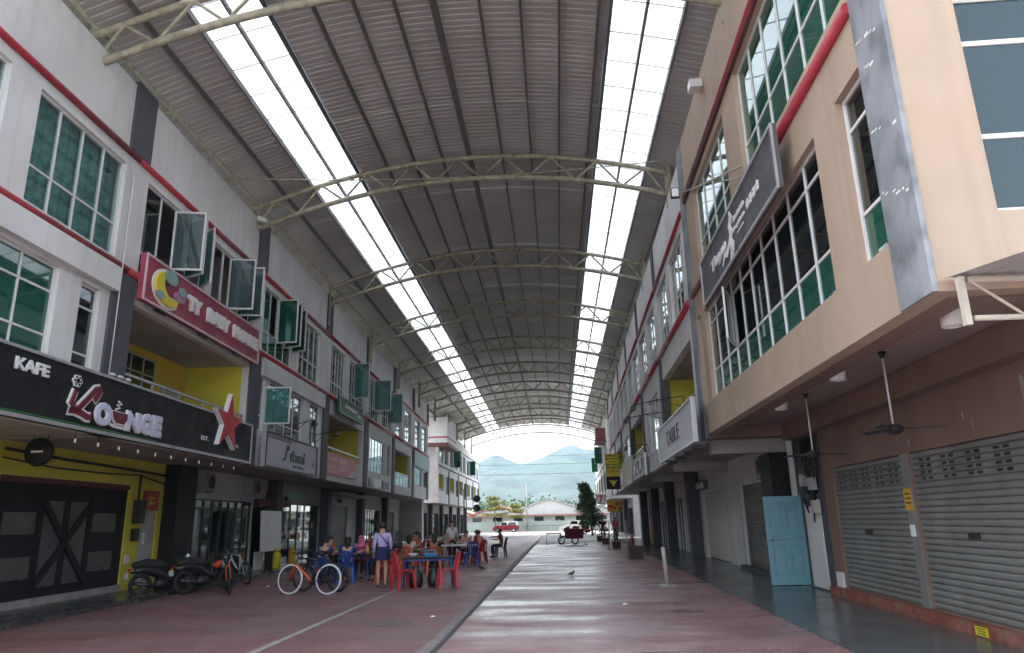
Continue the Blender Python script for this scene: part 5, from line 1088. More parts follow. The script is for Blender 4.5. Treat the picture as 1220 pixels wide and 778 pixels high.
seated('diner in white shirt at the crowded table beside the standing woman', -5.15, 21.9, 1.5, (.6, .6, .6), (.02, .02, .04), hair='long'); chair('red_plastic', -5.13, 21.9, 1.5, 'red plastic chair beside the standing woman, under the diner in white', CG)
seated('diner in white sleeves and black skirt on the orange chair at the brown table', -4.9, 24.02, 0, (.62, .62, .62), (.02, .02, .02), hair='long')
seated('diner in black top seen from behind at the brown table', -4.1, 24.12, .2, (.025, .022, .025), (.03, .03, .03), hair='long', tone=DARK)
seated('diner in orange shirt on the far side of the brown table', -4.5, 26.0, PI, (.48, .16, .06), (.05, .04, .04)); chair('orange_plastic', -4.5, 26.05, PI, 'orange chair on the far side of the brown table', CG)
person('person in white shirt standing behind the white folding table', -4.35, 29.9, PI + .4, 'stand', (.66, .66, .68), (.02, .02, .05), True, 'short', 'short', scale=1.05)
seated('diner in pale pink top behind the white folding table', -3.75, 29.75, PI, (.55, .28, .26), (.1, .05, .05), hair='bun'); chair('red_plastic', -3.75, 29.8, PI, 'red plastic chair behind the white folding table', CG)
seated('person in bright red shirt seen from behind on a red chair', -3.25, 29.92, .9, (.45, .02, .02), (.05, .02, .02), sleeves='long')
seated('diner in patterned dark top beside the person in bright red', -3.45, 31.22, 1.2, (.16, .06, .05), (.03, .03, .03), tone=DARK)
seated('man in maroon shirt reaching sideways over the pale table', -2.72, 34.22, 1.45, (.22, .012, .03), (.03, .03, .04), tone=DARK, tweak=dict(elR=(.18, .22, .9), wrR=(.14, .48, .88)))
for x_, y_, a_, sh_, bt_, lab_ in ((-7.7, 24.4, .6, (.05, .05, .06), (.03, .03, .04), 'dark clothes beside the shop pillar'), (-5.45, 27.9, 2.9, (.50, .12, .08), (.04, .03, .03), 'coral top behind the brown table'), (-4.95, 32.2, .9, (.5, .5, .52), (.04, .04, .05), 'light grey shirt at the pale table'), (-4.6, 33.5, PI, (.05, .12, .08), (.03, .03, .03), 'dark green top behind the pale table'), (-5.9, 30.8, 2.2, (.08, .05, .12), (.03, .03, .03), 'dark purple top by the white folding table')):
    seated('diner in ' + lab_, x_, y_, a_, sh_, bt_, hair=random.choice(['long', 'short', 'bun'])); chair(random.choice(['red_plastic', 'blue_plastic']), x_, y_, a_, 'plastic chair under the diner in ' + lab_, CG)
seated('diner in white top near the shop fronts', -6.4, 26.3, .2, (.6, .6, .58), (.05, .05, .06), hair='long'); chair('red_plastic', -6.4, 26.27, .2, 'red plastic chair near the shop fronts under the diner in white top', CG)
seated('diner in dark red top near the shop fronts', -7.2, 28.0, PI, (.25, .04, .04), (.05, .05, .06), tone=DARK); chair('red_plastic', -7.2, 28.05, PI, 'red plastic chair near the shop fronts under the diner in dark red', CG)
person('person in pink red shirt standing by the planters under the right overhang', 3.9, 52, 2.6, 'stand', (.50, .06, .10), (.03, .03, .04), hair='short', scale=1.05, tone=DARK)
person('person in black clothes standing beside the planters on the right', 3.2, 55, 3.4, 'stand', (.02, .02, .022), (.02, .02, .025), hair='short', scale=1.05, tone=DARK)

# ------------------------------------------------------------------ bicycles and motorcycles (local +y = forward)
def wheel(parent, y, r, tyre, tw=.022, spokes=18, name='wheel', rim='grey_frame', x=0):
    mb = MB(); n = 36; vs = []; fs = []
    for i in range(n):
        t = 2 * PI * i / n
        for k_ in range(8): a = 2 * PI * k_ / 8; rr = r - tw + tw * math.cos(a); vs.append((x + tw * math.sin(a), y + rr * math.cos(t), r + rr * math.sin(t)))
    for i in range(n):
        for k_ in range(8): fs.append((i * 8 + k_, i * 8 + (k_ + 1) % 8, ((i + 1) % n) * 8 + (k_ + 1) % 8, ((i + 1) % n) * 8 + k_))
    mb.add(vs, fs, True); wl = mb.build(name, tyre, parent, fix=False)
    mb = MB(); 
    for i in range(spokes): t = 2 * PI * i / spokes; mb.tube((x + (.02 if i % 2 else -.02), y, r), (x, y + (r - 2 * tw) * math.cos(t), r + (r - 2 * tw) * math.sin(t)), .0022 if spokes > 6 else .012, n=4, caps=False)
    mb.tube((x - .04, y, r), (x + .04, y, r), .025, n=10); mb.lathe([(r - 2 * tw - .012, -.012), (r - 2 * tw + .004, -.012), (r - 2 * tw + .004, .012), (r - 2 * tw - .012, .012), (r - 2 * tw - .012, -.012)], (x, y, r), 32, 'x'); mb.build('rim', rim, wl, fix=False); return wl
def bicycle(label, x, y, rz_, frame, tyre, accent, lean=0, r=.34, mag=False):
    e = thing('bicycle', label, 'bicycle', (x, y, 0), rz_); e.rotation_euler = (0, lean, rz_); wb = .53
    wheel(e, wb, r, tyre, .024, 5 if mag else 20, rim='black_metal'); wheel(e, -wb, r, tyre, .024, 5 if mag else 20, rim='black_metal')
    bb, st, hd_, hl = Vector((0, -.08, .30)), Vector((0, -.2, .80)), Vector((0, .36, .84)), Vector((0, .40, .70)); ra = Vector((0, -wb, r))
    mb = MB(); mb.tube(st, hd_, .02); mb.tube(bb, st, .018); mb.tube(hd_, hl, .022)
    for sx in (-1, 1): mb.tube(bb + Vector((sx * .03, 0, 0)), ra + Vector((sx * .05, 0, 0)), .011, n=6); mb.tube(st + Vector((sx * .02, 0, -.06)), ra + Vector((sx * .05, 0, 0)), .009, n=6)
    mb.build('frame', frame, e)
    mb = MB(); mb.tube(bb, hl, .028); mb.build('down_tube', accent, e)
    mb = MB()
    for sx in (-1, 1): mb.path([hl + Vector((sx * .03, 0, .0)), hl + Vector((sx * .05, .04, -.1)), Vector((sx * .05, wb, r))], .014, 6)
    mb.build('fork', accent if not mag else frame, e)
    mb = MB(); mb.tube(hd_, hd_ + Vector((0, .06, .12)), .016); mb.path([(-.29, .36, .96), (-.15, .43, .97), (0, .43, .96), (.15, .43, .97), (.29, .36, .96)], .014, 6); mb.build('handlebar', 'black_metal', e)
    mb = MB(); mb.tube(st, st + Vector((0, -.03, .12)), .014); mb.build('seat_post', 'chrome', e)
    mb = MB(); c = st + Vector((0, -.02, .14)); mb.path([c + Vector((0, -.12, .01)), c + Vector((0, -.06, .01)), c + Vector((0, .05, .0)), c + Vector((0, .14, -.005))], [.05, .07, .035, .018], 8); mb.build('saddle', 'black_metal', e)
    mb = MB(); mb.lathe([(.02, .035), (.095, .035), (.095, .045), (.02, .045)], bb, 20, 'x'); mb.tube(bb + Vector((.05, 0, 0)), bb + Vector((.05, .1, -.13)), .01, n=6); mb.tube(bb + Vector((-.05, 0, 0)), bb + Vector((-.05, -.1, .13)), .01, n=6); mb.build('crank', 'black_metal', e)
    for s_ in (1, -1): mb = MB(); c = bb + Vector((s_ * .09, s_ * .1, -s_ * .13)); mb.box(c.x - .04, c.x + .04, c.y - .03, c.y + .03, c.z - .01, c.z + .01); mb.build('pedal', 'rubber', e)
    return e
mat('orange_paint', (.62, .09, .03), .35, var=.05); mat('black_paint', (.018, .018, .02), .3, var=.08)
bicycle('bicycle with white-walled tyres and orange down tube in front of the blue chairs', -6.06, 17.78, R(76), 'black_paint', 'white_rubber', 'orange_paint', R(5), .35)
bicycle('black bicycle leaning behind the white-tyred bicycle', -6.0, 18.5, R(70), 'black_paint', 'rubber', 'black_paint', R(-5), .34)
bicycle('mountain bicycle with orange fork parked between motorcycles and white bicycle', -8.35, 18.5, R(-152), 'black_paint', 'rubber', 'orange_paint', R(6), .34)
bicycle('white framed bicycle leaning before the salon window', -9.35, 21.4, R(48), 'white_plastic', 'rubber', 'white_plastic', R(-8), .33)
def motorcycle(label, x, y, rz_, body_m, accent, lean=R(-7), scooter=True):
    e = thing('motorcycle', label, 'motorcycle', (x, y, 0), rz_); e.rotation_euler = (0, lean, rz_)
    for yy in (.62, -.62): wheel(e, yy, .29, 'rubber', .048, 5, rim='black_metal')
    mb = MB(); sec = [(-.85, .62, .05, .05), (-.62, .66, .11, .10), (-.25, .58, .13, .13), (.05, .42, .11, .10), (.2, .40, .1, .08), (.33, .6, .12, .16), (.42, .82, .10, .12), (.5, .95, .05, .05)]
    pts = [Vector((0, a, z_)) for a, z_, *_ in sec]; n = 10; vs = []
    for (a, z_, wx, hz) in sec:
        for k_ in range(n): t = 2 * PI * k_ / n; vs.append((wx * math.cos(t), a + .4 * hz * math.sin(t) * (1 if a > .25 else 0), z_ + hz * math.sin(t) * (1 if a <= .25 else .6)))
    mb.add(vs, [(i * n + k_, i * n + (k_ + 1) % n, (i + 1) * n + (k_ + 1) % n, (i + 1) * n + k_) for i in range(len(sec) - 1) for k_ in range(n)], True); mb.add(vs[:n], [tuple(range(n))]); mb.add(vs[-n:], [tuple(range(n))]); mb.build('body', body_m, e)
    mb = MB(); mb.path([(0, -.82, .77), (0, -.5, .79), (0, -.15, .74), (0, .05, .70)], [.06, .12, .12, .06], 10); mb.build('seat', 'rubber', e)
    mb = MB()
    for sx in (-1, 1): mb.tube((sx * .06, .42, .75), (sx * .07, .62, .29), .022, n=8)
    mb.build('fork', 'grey_frame', e); mb = MB(); vs = []
    for i in range(9):
        t = R(20 + 15 * i); 
        for dx in (-.07, .07): vs.append((dx, .62 + .33 * math.cos(t), .29 + .33 * math.sin(t)))
    mb.add(vs, [(2 * i, 2 * i + 1, 2 * i + 3, 2 * i + 2) for i in range(8)], True); mb.build('front_mudguard', body_m, e, fix=False)
    mb = MB(); mb.path([(-.34, .34, 1.0), (-.16, .44, 1.01), (0, .45, .99), (.16, .44, 1.01), (.34, .34, 1.0)], .016, 8); mb.build('handlebar', 'black_metal', e)
    for sx in (-1, 1):
        mb = MB(); mb.tube((sx * .24, .42, 1.01), (sx * .3, .4, 1.2), .007, n=6); mb.ball((sx * .31, .39, 1.22), .06, .015, .04, 10, 6); mb.build('mirror', 'black_metal', e)
        mb = MB(); mb.ball((sx * .12, -.88, .64), .025); mb.build('indicator', 'amber_print', e)
    mb = MB(); mb.ball((0, .55, .9), .08, .06, .08); mb.build('headlight', 'headlamp', e); mb = MB(); mb.ball((0, -.9, .66), .06, .03, .03); mb.build('tail_light', 'red_print', e)
    mb = MB(); mb.box(-.09, .09, -.98, -.97, .46, .60); mb.build('number_plate', 'white_print', e)
    mb = MB(); mb.path([(.12, .1, .22), (.16, -.3, .24), (.17, -.85, .34)], [.02, .035, .05], 10); mb.build('exhaust', 'black_paint', e)
    mb = MB(); mb.ball((0, -.1, .3), .12, .2, .14); mb.build('engine', 'black_metal', e); mb = MB(); mb.tube((-.1, -.1, .2), (-.26, -.12, 0), .012, n=6); mb.build('stand', 'black_metal', e)
    mb = MB(); mb.path([(0, .3, .72), (0, .36, .62)], [.125, .10], 8); mb.build('leg_shield', accent, e); return e
motorcycle('black scooter parked in front of the grey cafe side door, mirrors up', -9.75, 18.1, R(-34), 'black_paint', 'black_paint')
motorcycle('black motorcycle with orange front panel beside the black scooter', -9.1, 18.9, R(-30), 'black_paint', 'orange_paint')
# far parked motorbikes and hawker cart
motorcycle('red motorcycle parked at the cross road end, beside the white car', 3.2, 80, R(-60), 'red_plastic', 'red_plastic'); motorcycle('second red motorcycle parked nearer the street tree', 2.2, 81, R(-70), 'red_plastic', 'red_plastic')
e = thing('hawker_cart', 'maroon covered motorcycle hawker cart with folding legs', 'cart', (.75, 49.5, 0), R(88))
for yy, xx in ((.75, 0), (-.3, .35), (-.3, -.35)): wheel(e, yy, .29, 'rubber', .045, 8, rim='grey_frame', x=xx)
mb = MB(); mb.hexa([(-.45, -.95, .42), (.45, -.95, .42), (.45, .45, .42), (-.45, .45, .42)], [(-.48, -1.0, 1.15), (.48, -1.0, 1.15), (.46, .5, 1.2), (-.46, .5, 1.2)]); mb.build('covered_box', cloth((.12, .012, .03)), e); e.scale = (.85, .85, .85)
mb = MB(); mb.path([(0, .45, .6), (0, .75, .6), (0, .85, .95)], .05, 8); mb.path([(-.3, .75, 1.0), (0, .85, 1.0), (.3, .75, 1.0)], .016, 6); mb.tube((0, .8, .7), (0, .78, .29), .03); mb.build('frame', 'black_metal', e); mb = MB(); mb.ball((0, .2, 1.25), .12, .16, .1); mb.build('bundle', cloth((.12, .012, .03)), e)
table(-.45, 50.5, 0, 1.0, .6, 'small pale folding table beside the hawker cart', 'white_plastic', 'grey_frame')
# gas cylinders, white board, bins, planters
for i, (x, y, lab) in enumerate(((-10.55, 27.3, 'yellow gas cylinder by the white board'), (-10.75, 29.4, 'yellow gas cylinder by the dark shop pillar'))):
    e = thing('gas_cylinder', lab, 'gas cylinder', (x, y, .1)); mb = MB(); mb.lathe([(0, 0), (.14, 0), (.15, .05), (.15, .45), (.12, .54), (.04, .58), (0, .58)], n=18); mb.build('tank', 'amber_print' if i else 'yellow_print', e); mb = MB(); mb.lathe([(.09, .55), (.1, .56), (.1, .68), (.09, .68)], n=14); mb.build('collar', 'amber_print', e); mb = MB(); mb.tube((0, 0, .58), (0, 0, .66), .02); mb.build('valve', 'chrome', e)
e = thing('white_board', 'plain white board on a stand in front of the salon', 'board', LEFT.pt(27.0, -1.2, .1), LEFT.rot); mb = MB(); mb.hexa([(0, -1.15, .62), (.04, -1.15, .62), (.04, .95, .62), (0, .95, .62)], [(-.1, -1.05, 2.05), (-.06, -1.05, 2.05), (-.06, 1.05, 2.05), (-.1, 1.05, 2.05)]); mb.build('panel', 'white_plastic', e)
for yy in (-.7, .5): mb = MB(); mb.tube((.0, yy, 0), (-.02, yy, .7), .03); mb.build('leg', 'grey_frame', e)
mb = MB(); mb.box(-.3, -.27, -.9, -.1, 0, .62); mb.build('lower_panel', 'white_plastic', e)
def planter(x, y, label, h, leafm='leaf_dark', s=.24):
    e = thing('potted_plant', label, 'plant', (x, y, 0)); mb = MB(); mb.hexa([(-s * .8, -s * .8, 0), (s * .8, -s * .8, 0), (s * .8, s * .8, 0), (-s * .8, s * .8, 0)], [(-s, -s, .38), (s, -s, .38), (s, s, .38), (-s, s, .38)]); mb.build('pot', mat('terracotta', (.075, .035, .03), .7, var=.15) and 'terracotta', e)
    mb = MB()
    for i in range(int(30 + 60 * h)):
        a = random.uniform(0, 2 * PI); r_ = random.uniform(0, .2 + .12 * h); z_ = .4 + h * random.random() ** .8; c = Vector((r_ * math.cos(a), r_ * math.sin(a), z_)); leaf(mb, c, random.uniform(.08, .16))
    mb.build('foliage', leafm, e, fix=False); mb = MB(); mb.tube((0, 0, .34), (0, 0, .4 + h * .7), .02, .008, n=6); mb.build('stem', 'bark', e)
mat('leaf_dark', (.030, .075, .022), .6, var=.35, scale=9); mat('leaf_yellow', (.20, .20, .035), .65, var=.25, scale=6); mat('bark', (.10, .075, .055), .85, var=.2, scale=10); mat('leaf_mid', (.055, .105, .03), .6, var=.3, scale=8)
def leaf(mb, c, s):
    d = Vector((random.gauss(0, 1), random.gauss(0, 1), random.gauss(0, .6))).normalized(); u = d.orthogonal().normalized(); u.rotate(Matrix.Rotation(random.uniform(0, 6.28), 3, d)); v = d.cross(u)
    mb.add([c - u * s * .5, c + v * s * .28 + d * s * .05, c + u * s * .5, c - v * s * .28 + d * s * .05], [(0, 1, 2, 3)])
random.seed(31)
for x, y, h, lab in ((3.05, 40.6, .5, 'small potted plant beside the slim young tree stake'), (2.95, 48.5, .6, 'leafy potted plant by the person in pink red'), (2.9, 54, .8, 'bushy potted plant before the orange menu board'), (-8.6, 34.0, .9, 'bushy potted plant by the far dining tables on the left'), (-9.0, 41, .8, 'leafy potted plant beside the left shutter'), (-8.7, 55, 1.1, 'tall potted bush near the end of the left row'), (-8.2, 58, .9, 'potted bush beside the slim dark post')): planter(x, y, lab, h)
e = thing('planter_box', 'empty dark red planter box on the red court', 'planter', (3.05, 30.5, 0)); mb = MB(); mb.box(-.27, .27, -.27, -.22, 0, .5); mb.box(-.27, .27, .22, .27, 0, .5); mb.box(-.27, -.22, -.22, .22, 0, .5); mb.box(.22, .27, -.22, .22, 0, .5); mb.build('box', 'terracotta', e, fix=False); mb = MB(); mb.box(-.22, .22, -.22, .22, .05, .42); mb.build('soil', 'bark', e)
for x, y, lab in ((2.75, 31.0, 'slim pale stake standing beside the empty planter box'), (2.62, 39.8, 'slim pale stake beside the small potted plant')):
    e = thing('stake', lab, 'post', (x, y, 0)); mb = MB(); mb.tube((0, 0, 0), (.03, 0, 1.5), .035, .025); mb.build('pole', 'concrete', e); mb = MB(); mb.tube((0, 0, 0), (0, 0, .06), .13); mb.build('base', 'concrete', e)
e = thing('concrete_stub', 'short pale bollard stub standing on a round base in the red court', 'bollard', (2.56, 18.5, 0)); mb = MB(); mb.lathe([(0, .9), (.05, .89), (.055, .0), (.0, 0)], n=12); o = mb.build('post', mat('pale_bollard', (.42, .36, .33), .8, var=.2, scale=8), e); o.rotation_euler = (0, R(-3), 0); mb = MB(); mb.lathe([(0, .035), (.2, .03), (.23, 0)], n=18); mb.build('base', 'concrete', e)
e = thing('fire_extinguisher', 'red extinguisher by the dark doorway beyond the orange pillar', 'extinguisher', (4.35, 45.2, 0)); mb = MB(); mb.lathe([(0, 0), (.09, 0), (.09, .5), (.04, .58), (0, .58)], n=14); mb.build('tank', 'red_plastic', e); mb = MB(); mb.tube((0, 0, .58), (0, 0, .66), .02); mb.tube((0, 0, .64), (.1, 0, .62), .012); mb.build('valve', 'black_metal', e)
for x, y, lab in ((-2.25, 13.2, 'scrap of white paper on the red lane near the manhole'), (-8.0, 20.2, 'crumpled white scrap on the lane behind the bicycles'), (1.2, 14.6, 'small white scrap on the red court')):
    mb = MB(); mb.add([(-.05, -.04, .006), (.05, -.035, .02), (.045, .04, .008), (-.04, .045, .024), (0, 0, .035)], [(0, 1, 4), (1, 2, 4), (2, 3, 4), (3, 0, 4)]); o = mb.build('paper_scrap', 'white_print', fix=False); o.location = (x, y, .004); tag(o, lab, 'litter')
# pigeons
def pigeon(x, y, rz_, label):
    mb = MB(); mb.path([(0, -.17, .09), (0, -.1, .11), (0, 0, .12), (0, .08, .15), (0, .11, .2), (0, .13, .225), (0, .16, .22)], [.012, .035, .06, .055, .032, .028, .006], 10)
    for sx in (-1, 1): mb.tube((sx * .025, .01, .08), (sx * .025, .02, 0), .006, n=5); mb.path([(sx * .025, .0, .006), (sx * .025, .05, .006)], .005, 4)
    mb.v = [tuple(c * .72 for c in v_) for v_ in mb.v]; o = mb.build('pigeon', mat('feathers', (.03, .03, .036), .6, var=.25, scale=30)); o.location = (x, y, 0); o.rotation_euler = (0, 0, rz_); tag(o, label, 'pigeon')
    for sx in (-1, 1): w_ = MB(); w_.path([(sx * .052, .05, .13), (sx * .058, -.04, .125), (sx * .03, -.15, .105)], [.018, .03, .008], 8); w_.v = [tuple(c * .72 for c in v_) for v_ in w_.v]; wo = w_.build('wing', 'feathers', o)
pigeon(.3, 21.9, -1.2, 'dark pigeon standing on the pale worn court'); pigeon(-2.65, 25.2, 1.8, 'dark pigeon on the lane near the white folding table')
pigeon(1.6, 46.0, .8, 'small dark pigeon near the hawker cart')

# ------------------------------------------------------------------ cars at the cross road
def car(label, x, y, rz_, m, L_=4.1, W_=1.7, roofm=None, van=False):
    e = thing('car', label, 'car', (x, y, 0), rz_)
    prof = [(-2.05, .35), (-2.08, .62), (-1.95, .95), (-1.1, 1.0), (.75, .98), (1.6, .9), (2.02, .72), (2.08, .45), (2.0, .28), (-1.95, .26)]
    cab = [(-2.0, .95), (-1.85, 1.42), (-1.5, 1.53), (.1, 1.53), (.35, 1.45), (1.05, .97)] if van else [(-1.75, .97), (-1.2, 1.38), (-.8, 1.46), (.1, 1.45), (.4, 1.38), (1.1, .97)]
    def body(pr, w0, w1, nm, mm, z_mid):
        mb = MB(); n = len(pr); vs = []
        for sx in (-1, 1):
            for a, b in pr: k_ = w0 if b < z_mid else w1; vs.append((sx * k_ / 2, a * L_ / 4.1, b))
        mb.add(vs, [tuple(range(n)), tuple(range(2 * n - 1, n - 1, -1))] + [(i, (i + 1) % n, n + (i + 1) % n, n + i) for i in range(n)]); return mb.build(nm, mm, e)
    body(prof, W_, W_ * .97, 'body', m, .9); body(cab, W_ * .93, W_ * .78, 'roof', roofm or m, 1.1)
    for sx in (-1, 1):
        for a, b in (((-1.5, -.35) if not van else (-1.75, -.35)), (-.25, .75)):
            mb = MB(); x0, x1 = sx * W_ * .468, sx * W_ * .405; mb.hexa([(x0, a * L_ / 4.1, 1.02), (x0, b * L_ / 4.1, 1.02), (x0 + sx * .012, b * L_ / 4.1, 1.02), (x0 + sx * .012, a * L_ / 4.1, 1.02)], [(x1, (a + .15) * L_ / 4.1, 1.38), (x1, (b - .25) * L_ / 4.1, 1.38), (x1 + sx * .012, (b - .25) * L_ / 4.1, 1.38), (x1 + sx * .012, (a + .15) * L_ / 4.1, 1.38)]); mb.build('window', 'dark_glass', e)
        mb = MB(); mb.ball((sx * W_ * .36, 2.0 * L_ / 4.1, .68), .14, .07, .09); mb.build('headlight', 'headlamp', e); mb = MB(); mb.box(sx * W_ * .3, sx * W_ * .46, -2.1 * L_ / 4.1, -2.04 * L_ / 4.1, .65, .85); mb.build('tail_light', 'red_print', e)
        for yy in (-1.25, 1.25):
            mb = MB(); mb.lathe([(0, -.1), (.2, -.1), (.30, -.09), (.31, 0), (.30, .09), (.2, .1), (0, .1)], (sx * (W_ / 2 - .08), yy * L_ / 4.1, .31), 20, 'x'); wl = mb.build('wheel', 'rubber', e); mb = MB(); mb.lathe([(0, sx * .104), (.18, sx * .104), (.19, sx * .101)], (sx * (W_ / 2 - .08), yy * L_ / 4.1, .31), 16, 'x'); mb.build('rim', 'chrome', wl)
    mb = MB(); mb.hexa([(-W_ * .42, 1.1 * L_ / 4.1, .99), (W_ * .42, 1.1 * L_ / 4.1, .99), (W_ * .42, 1.12 * L_ / 4.1, 1.0), (-W_ * .42, 1.12 * L_ / 4.1, 1.0)], [(-W_ * .34, .42 * L_ / 4.1, 1.38), (W_ * .34, .42 * L_ / 4.1, 1.38), (W_ * .34, .44 * L_ / 4.1, 1.4), (-W_ * .34, .44 * L_ / 4.1, 1.4)]); mb.build('windscreen', 'dark_glass', e); return e
car('maroon and white small van parked on the cross road below the yellow trees', -7.6, 105.5, R(90), 'red_car', 3.7, 1.6, 'white_car', True)
car('white car parked at the end of the street beside the red motorcycles', 2.2, 92, R(80), 'white_car', 4.3)
car('white car half hidden behind the street tree', 4.6, 94.5, R(80), 'white_car', 4.3)

# ------------------------------------------------------------------ beyond the street: trees, wall, house, pole, hills, haze
random.seed(41)
def tree(name, label, x, y, height, layers, leafm, trunk_r=.09, n_leaf=900, leaf_s=.2, group=None, lean=0):
    e = thing(name, label, 'tree', (x, y, 0), 0, group); mb = MB(); pts = []
    for i in range(7): t = i / 6; pts.append((random.uniform(-.06, .06) * height / 5 * (i > 0), random.uniform(-.06, .06) * height / 5 * (i > 0), height * .95 * t))
    mb.path(pts, [trunk_r * (1 - .8 * i / 6) for i in range(7)], 8); tips = []
    for zc, rr, th in layers:
        ox, oy = lean * (zc / height) ** 2 + random.uniform(-.12, .12) * rr, random.uniform(-.12, .12) * rr
        for i in range(7):
            a = 2 * PI * i / 7 + random.uniform(-.3, .3); L_ = rr * random.uniform(.75, 1.05); p = Vector((ox * .5, oy * .5, zc - th * .3)); q = Vector((ox + L_ * math.cos(a), oy + L_ * math.sin(a), zc + random.uniform(-.2, .4) * th)); mb.path([p, (p + q) / 2 + Vector((0, 0, .08 * L_)), q], [trunk_r * .4, trunk_r * .25, .008], 6); tips.append((p, q, th))
    mb.build('trunk', 'bark', e); cb = MB()
    for i in range(n_leaf):
        p, q, th = random.choice(tips); t = random.random() ** .5 * 1.08; c = p.lerp(q, t) + Vector((random.gauss(0, .16), random.gauss(0, .16), random.gauss(0, th * .28))); leaf(cb, c, leaf_s * random.uniform(.6, 1.3))
    cb.build('crown', leafm, e, fix=False); return e
tree('street_tree', 'dense dark green conical tree at the end of the right row', 3.25, 74, 5.0, [(1.2, 1.0, .8), (1.8, 1.2, .8), (2.5, 1.1, .8), (3.1, .85, .8), (3.8, .6, .7), (4.4, .45, .55), (4.9, .25, .4)], 'leaf_dark', .1, 6500, .2, lean=-.8)
tree('roadside_tree', 'slim tree with flat tiers of yellow leaves beyond the maroon van', -9.9, 114.5, 5.6, [(2.6, 1.9, .35), (3.4, 1.6, .35), (4.2, 1.2, .4), (5.0, .8, .4)], 'leaf_yellow', .08, 2600, .26)
tree('roadside_tree', 'shorter slim yellow-leaved tree beside the utility pole', -6.6, 114.5, 4.5, [(2.2, 1.5, .35), (3.0, 1.3, .35), (3.8, .8, .4)], 'leaf_yellow', .07, 2000, .25)
e = thing('boundary_wall', 'long pale green-grey boundary wall across the road', 'wall', (0, 117, 0)); mb = MB(); mb.box(-60, 60, 0, .18, -.03, 1.45); mb.build('wall', mat('pale_teal_wall', (.36, .41, .39), .8, var=.08, scale=.3, streak=.2), e)
for i in range(25): cube('pier', 'pale_teal_wall', e, (-60 + i * 5 - .15, -.06, 0), (-60 + i * 5 + .15, .24, 1.6))
e = thing('railing', 'low dark roadside railing before the boundary wall', 'railing', (-2, 113, 0))
for i in range(24): cube('baluster', 'black_metal', e, (-3.5 + i * .45 - .02, -.02, 0), (-3.5 + i * .45 + .02, .02, .72))
cube('rail', 'black_metal', e, (-3.7, -.025, .721), (7.0, .025, .77))
# low long building with red roof edge, gabled house behind
e = thing('low_building', 'long low building with red roof edge behind the boundary wall', 'building', (0, 121, 0)); mat('pale_house', (.50, .48, .47), .8, var=.06, streak=.15); mat('red_tile', (.40, .12, .09), .7, var=.15, scale=4); mat('grey_tile', (.34, .33, .32), .75, var=.12, scale=2)
mb = MB(); mb.box(-40, 40, 0, 6, 0, 2.3); mb.build('wall', 'pale_house', e)
mb = MB(); mb.box(-40.5, 40.5, -.9, 6.5, 2.30, 2.44); mb.build('roof', 'grey_tile', e); cube('fascia', 'red_tile', e, (-40.5, -.96, 2.28), (40.5, -.902, 2.46))
for i in range(22): x = -38 + i * 3.4; cube('window', 'dark_glass', e, (x, -.03, 1.45), (x + 1.5, -.005, 2.15))
def gable(label, x, y, w_, l_, hw, hp, roofm, wallm='pale_house'):
    e = thing('gabled_house', label, 'house', (x, y, 0)); mb = MB(); mb.prism([(-w_ / 2, 0), (w_ / 2, 0), (w_ / 2, hw), (0, hp), (-w_ / 2, hw)], 0, l_, lambda a, b, d: (a, d, b)); mb.build('wall', wallm, e)
    for sx in (-1, 1): mb = MB(); k_ = (hp - hw) / (w_ / 2); mb.prism([(0, hp + .06), (0, hp + .22), (sx * (w_ / 2 + .7), hw - .7 * k_ + .22), (sx * (w_ / 2 + .7), hw - .7 * k_ + .06)], -.5, l_ + .4, lambda a, b, d: (a, d, b)); mb.build('roof', roofm, e)
    return e
gable('white gabled house with grey roof rising behind the low building', -1.6, 129, 9.2, 14, 3.6, 5.05, 'grey_tile')
gable('grey roofed house beside the white gabled house', 4.8, 134, 9, 14, 3.2, 4.6, 'grey_tile'); gable('low far house behind the yellow trees', -11, 136, 9, 12, 2.8, 4.2, 'red_tile'); gable('far house with grey roof behind the street tree', 13, 142, 10, 14, 3.2, 5.2, 'grey_tile'); gable('far house with red roof behind the far left shophouses', -22, 140, 10, 12, 3, 4.8, 'red_tile')
e = thing('utility_pole', 'tall pale utility pole in front of the gabled house', 'pole', (-5.0, 116, 0)); mb = MB(); mb.tube((0, 0, 0), (0, 0, 7.2), .11, .07, n=10); mb.build('pole', 'concrete', e); mb = MB(); mb.box(-.45, .45, -.04, .04, 6.8, 6.88); mb.build('crossarm', 'concrete', e)
for i, (z_, xo) in enumerate(((9.6, 0), (10.9, .3), (8.3, -.2), (12.6, .1))):
    mb = MB(); mb.path([(-40 + 6 * k_, 108 + i, z_ + .02 * (k_ - 7) ** 2 * .5) for k_ in range(15)], .03, 5); tag(mb.build('power_line', 'black_metal'), ['lowest power line crossing the sky beyond the roof', 'second lowest power line crossing the sky', 'power line just above the hill crest', 'highest power line crossing the sky'][[1, 2, 0, 3][i]], 'cable')
# scattered far houses at the foot of the hills
for i in range(16):
    x = random.uniform(-90, 110); y = random.uniform(230, 520); gable('small pale far house among the trees at the foot of the hills', x, y, random.uniform(9, 14), 12, random.uniform(4, 6), random.uniform(7, 9), random.choice(['grey_tile', 'red_tile']))['group'] = 'far houses below the hills'
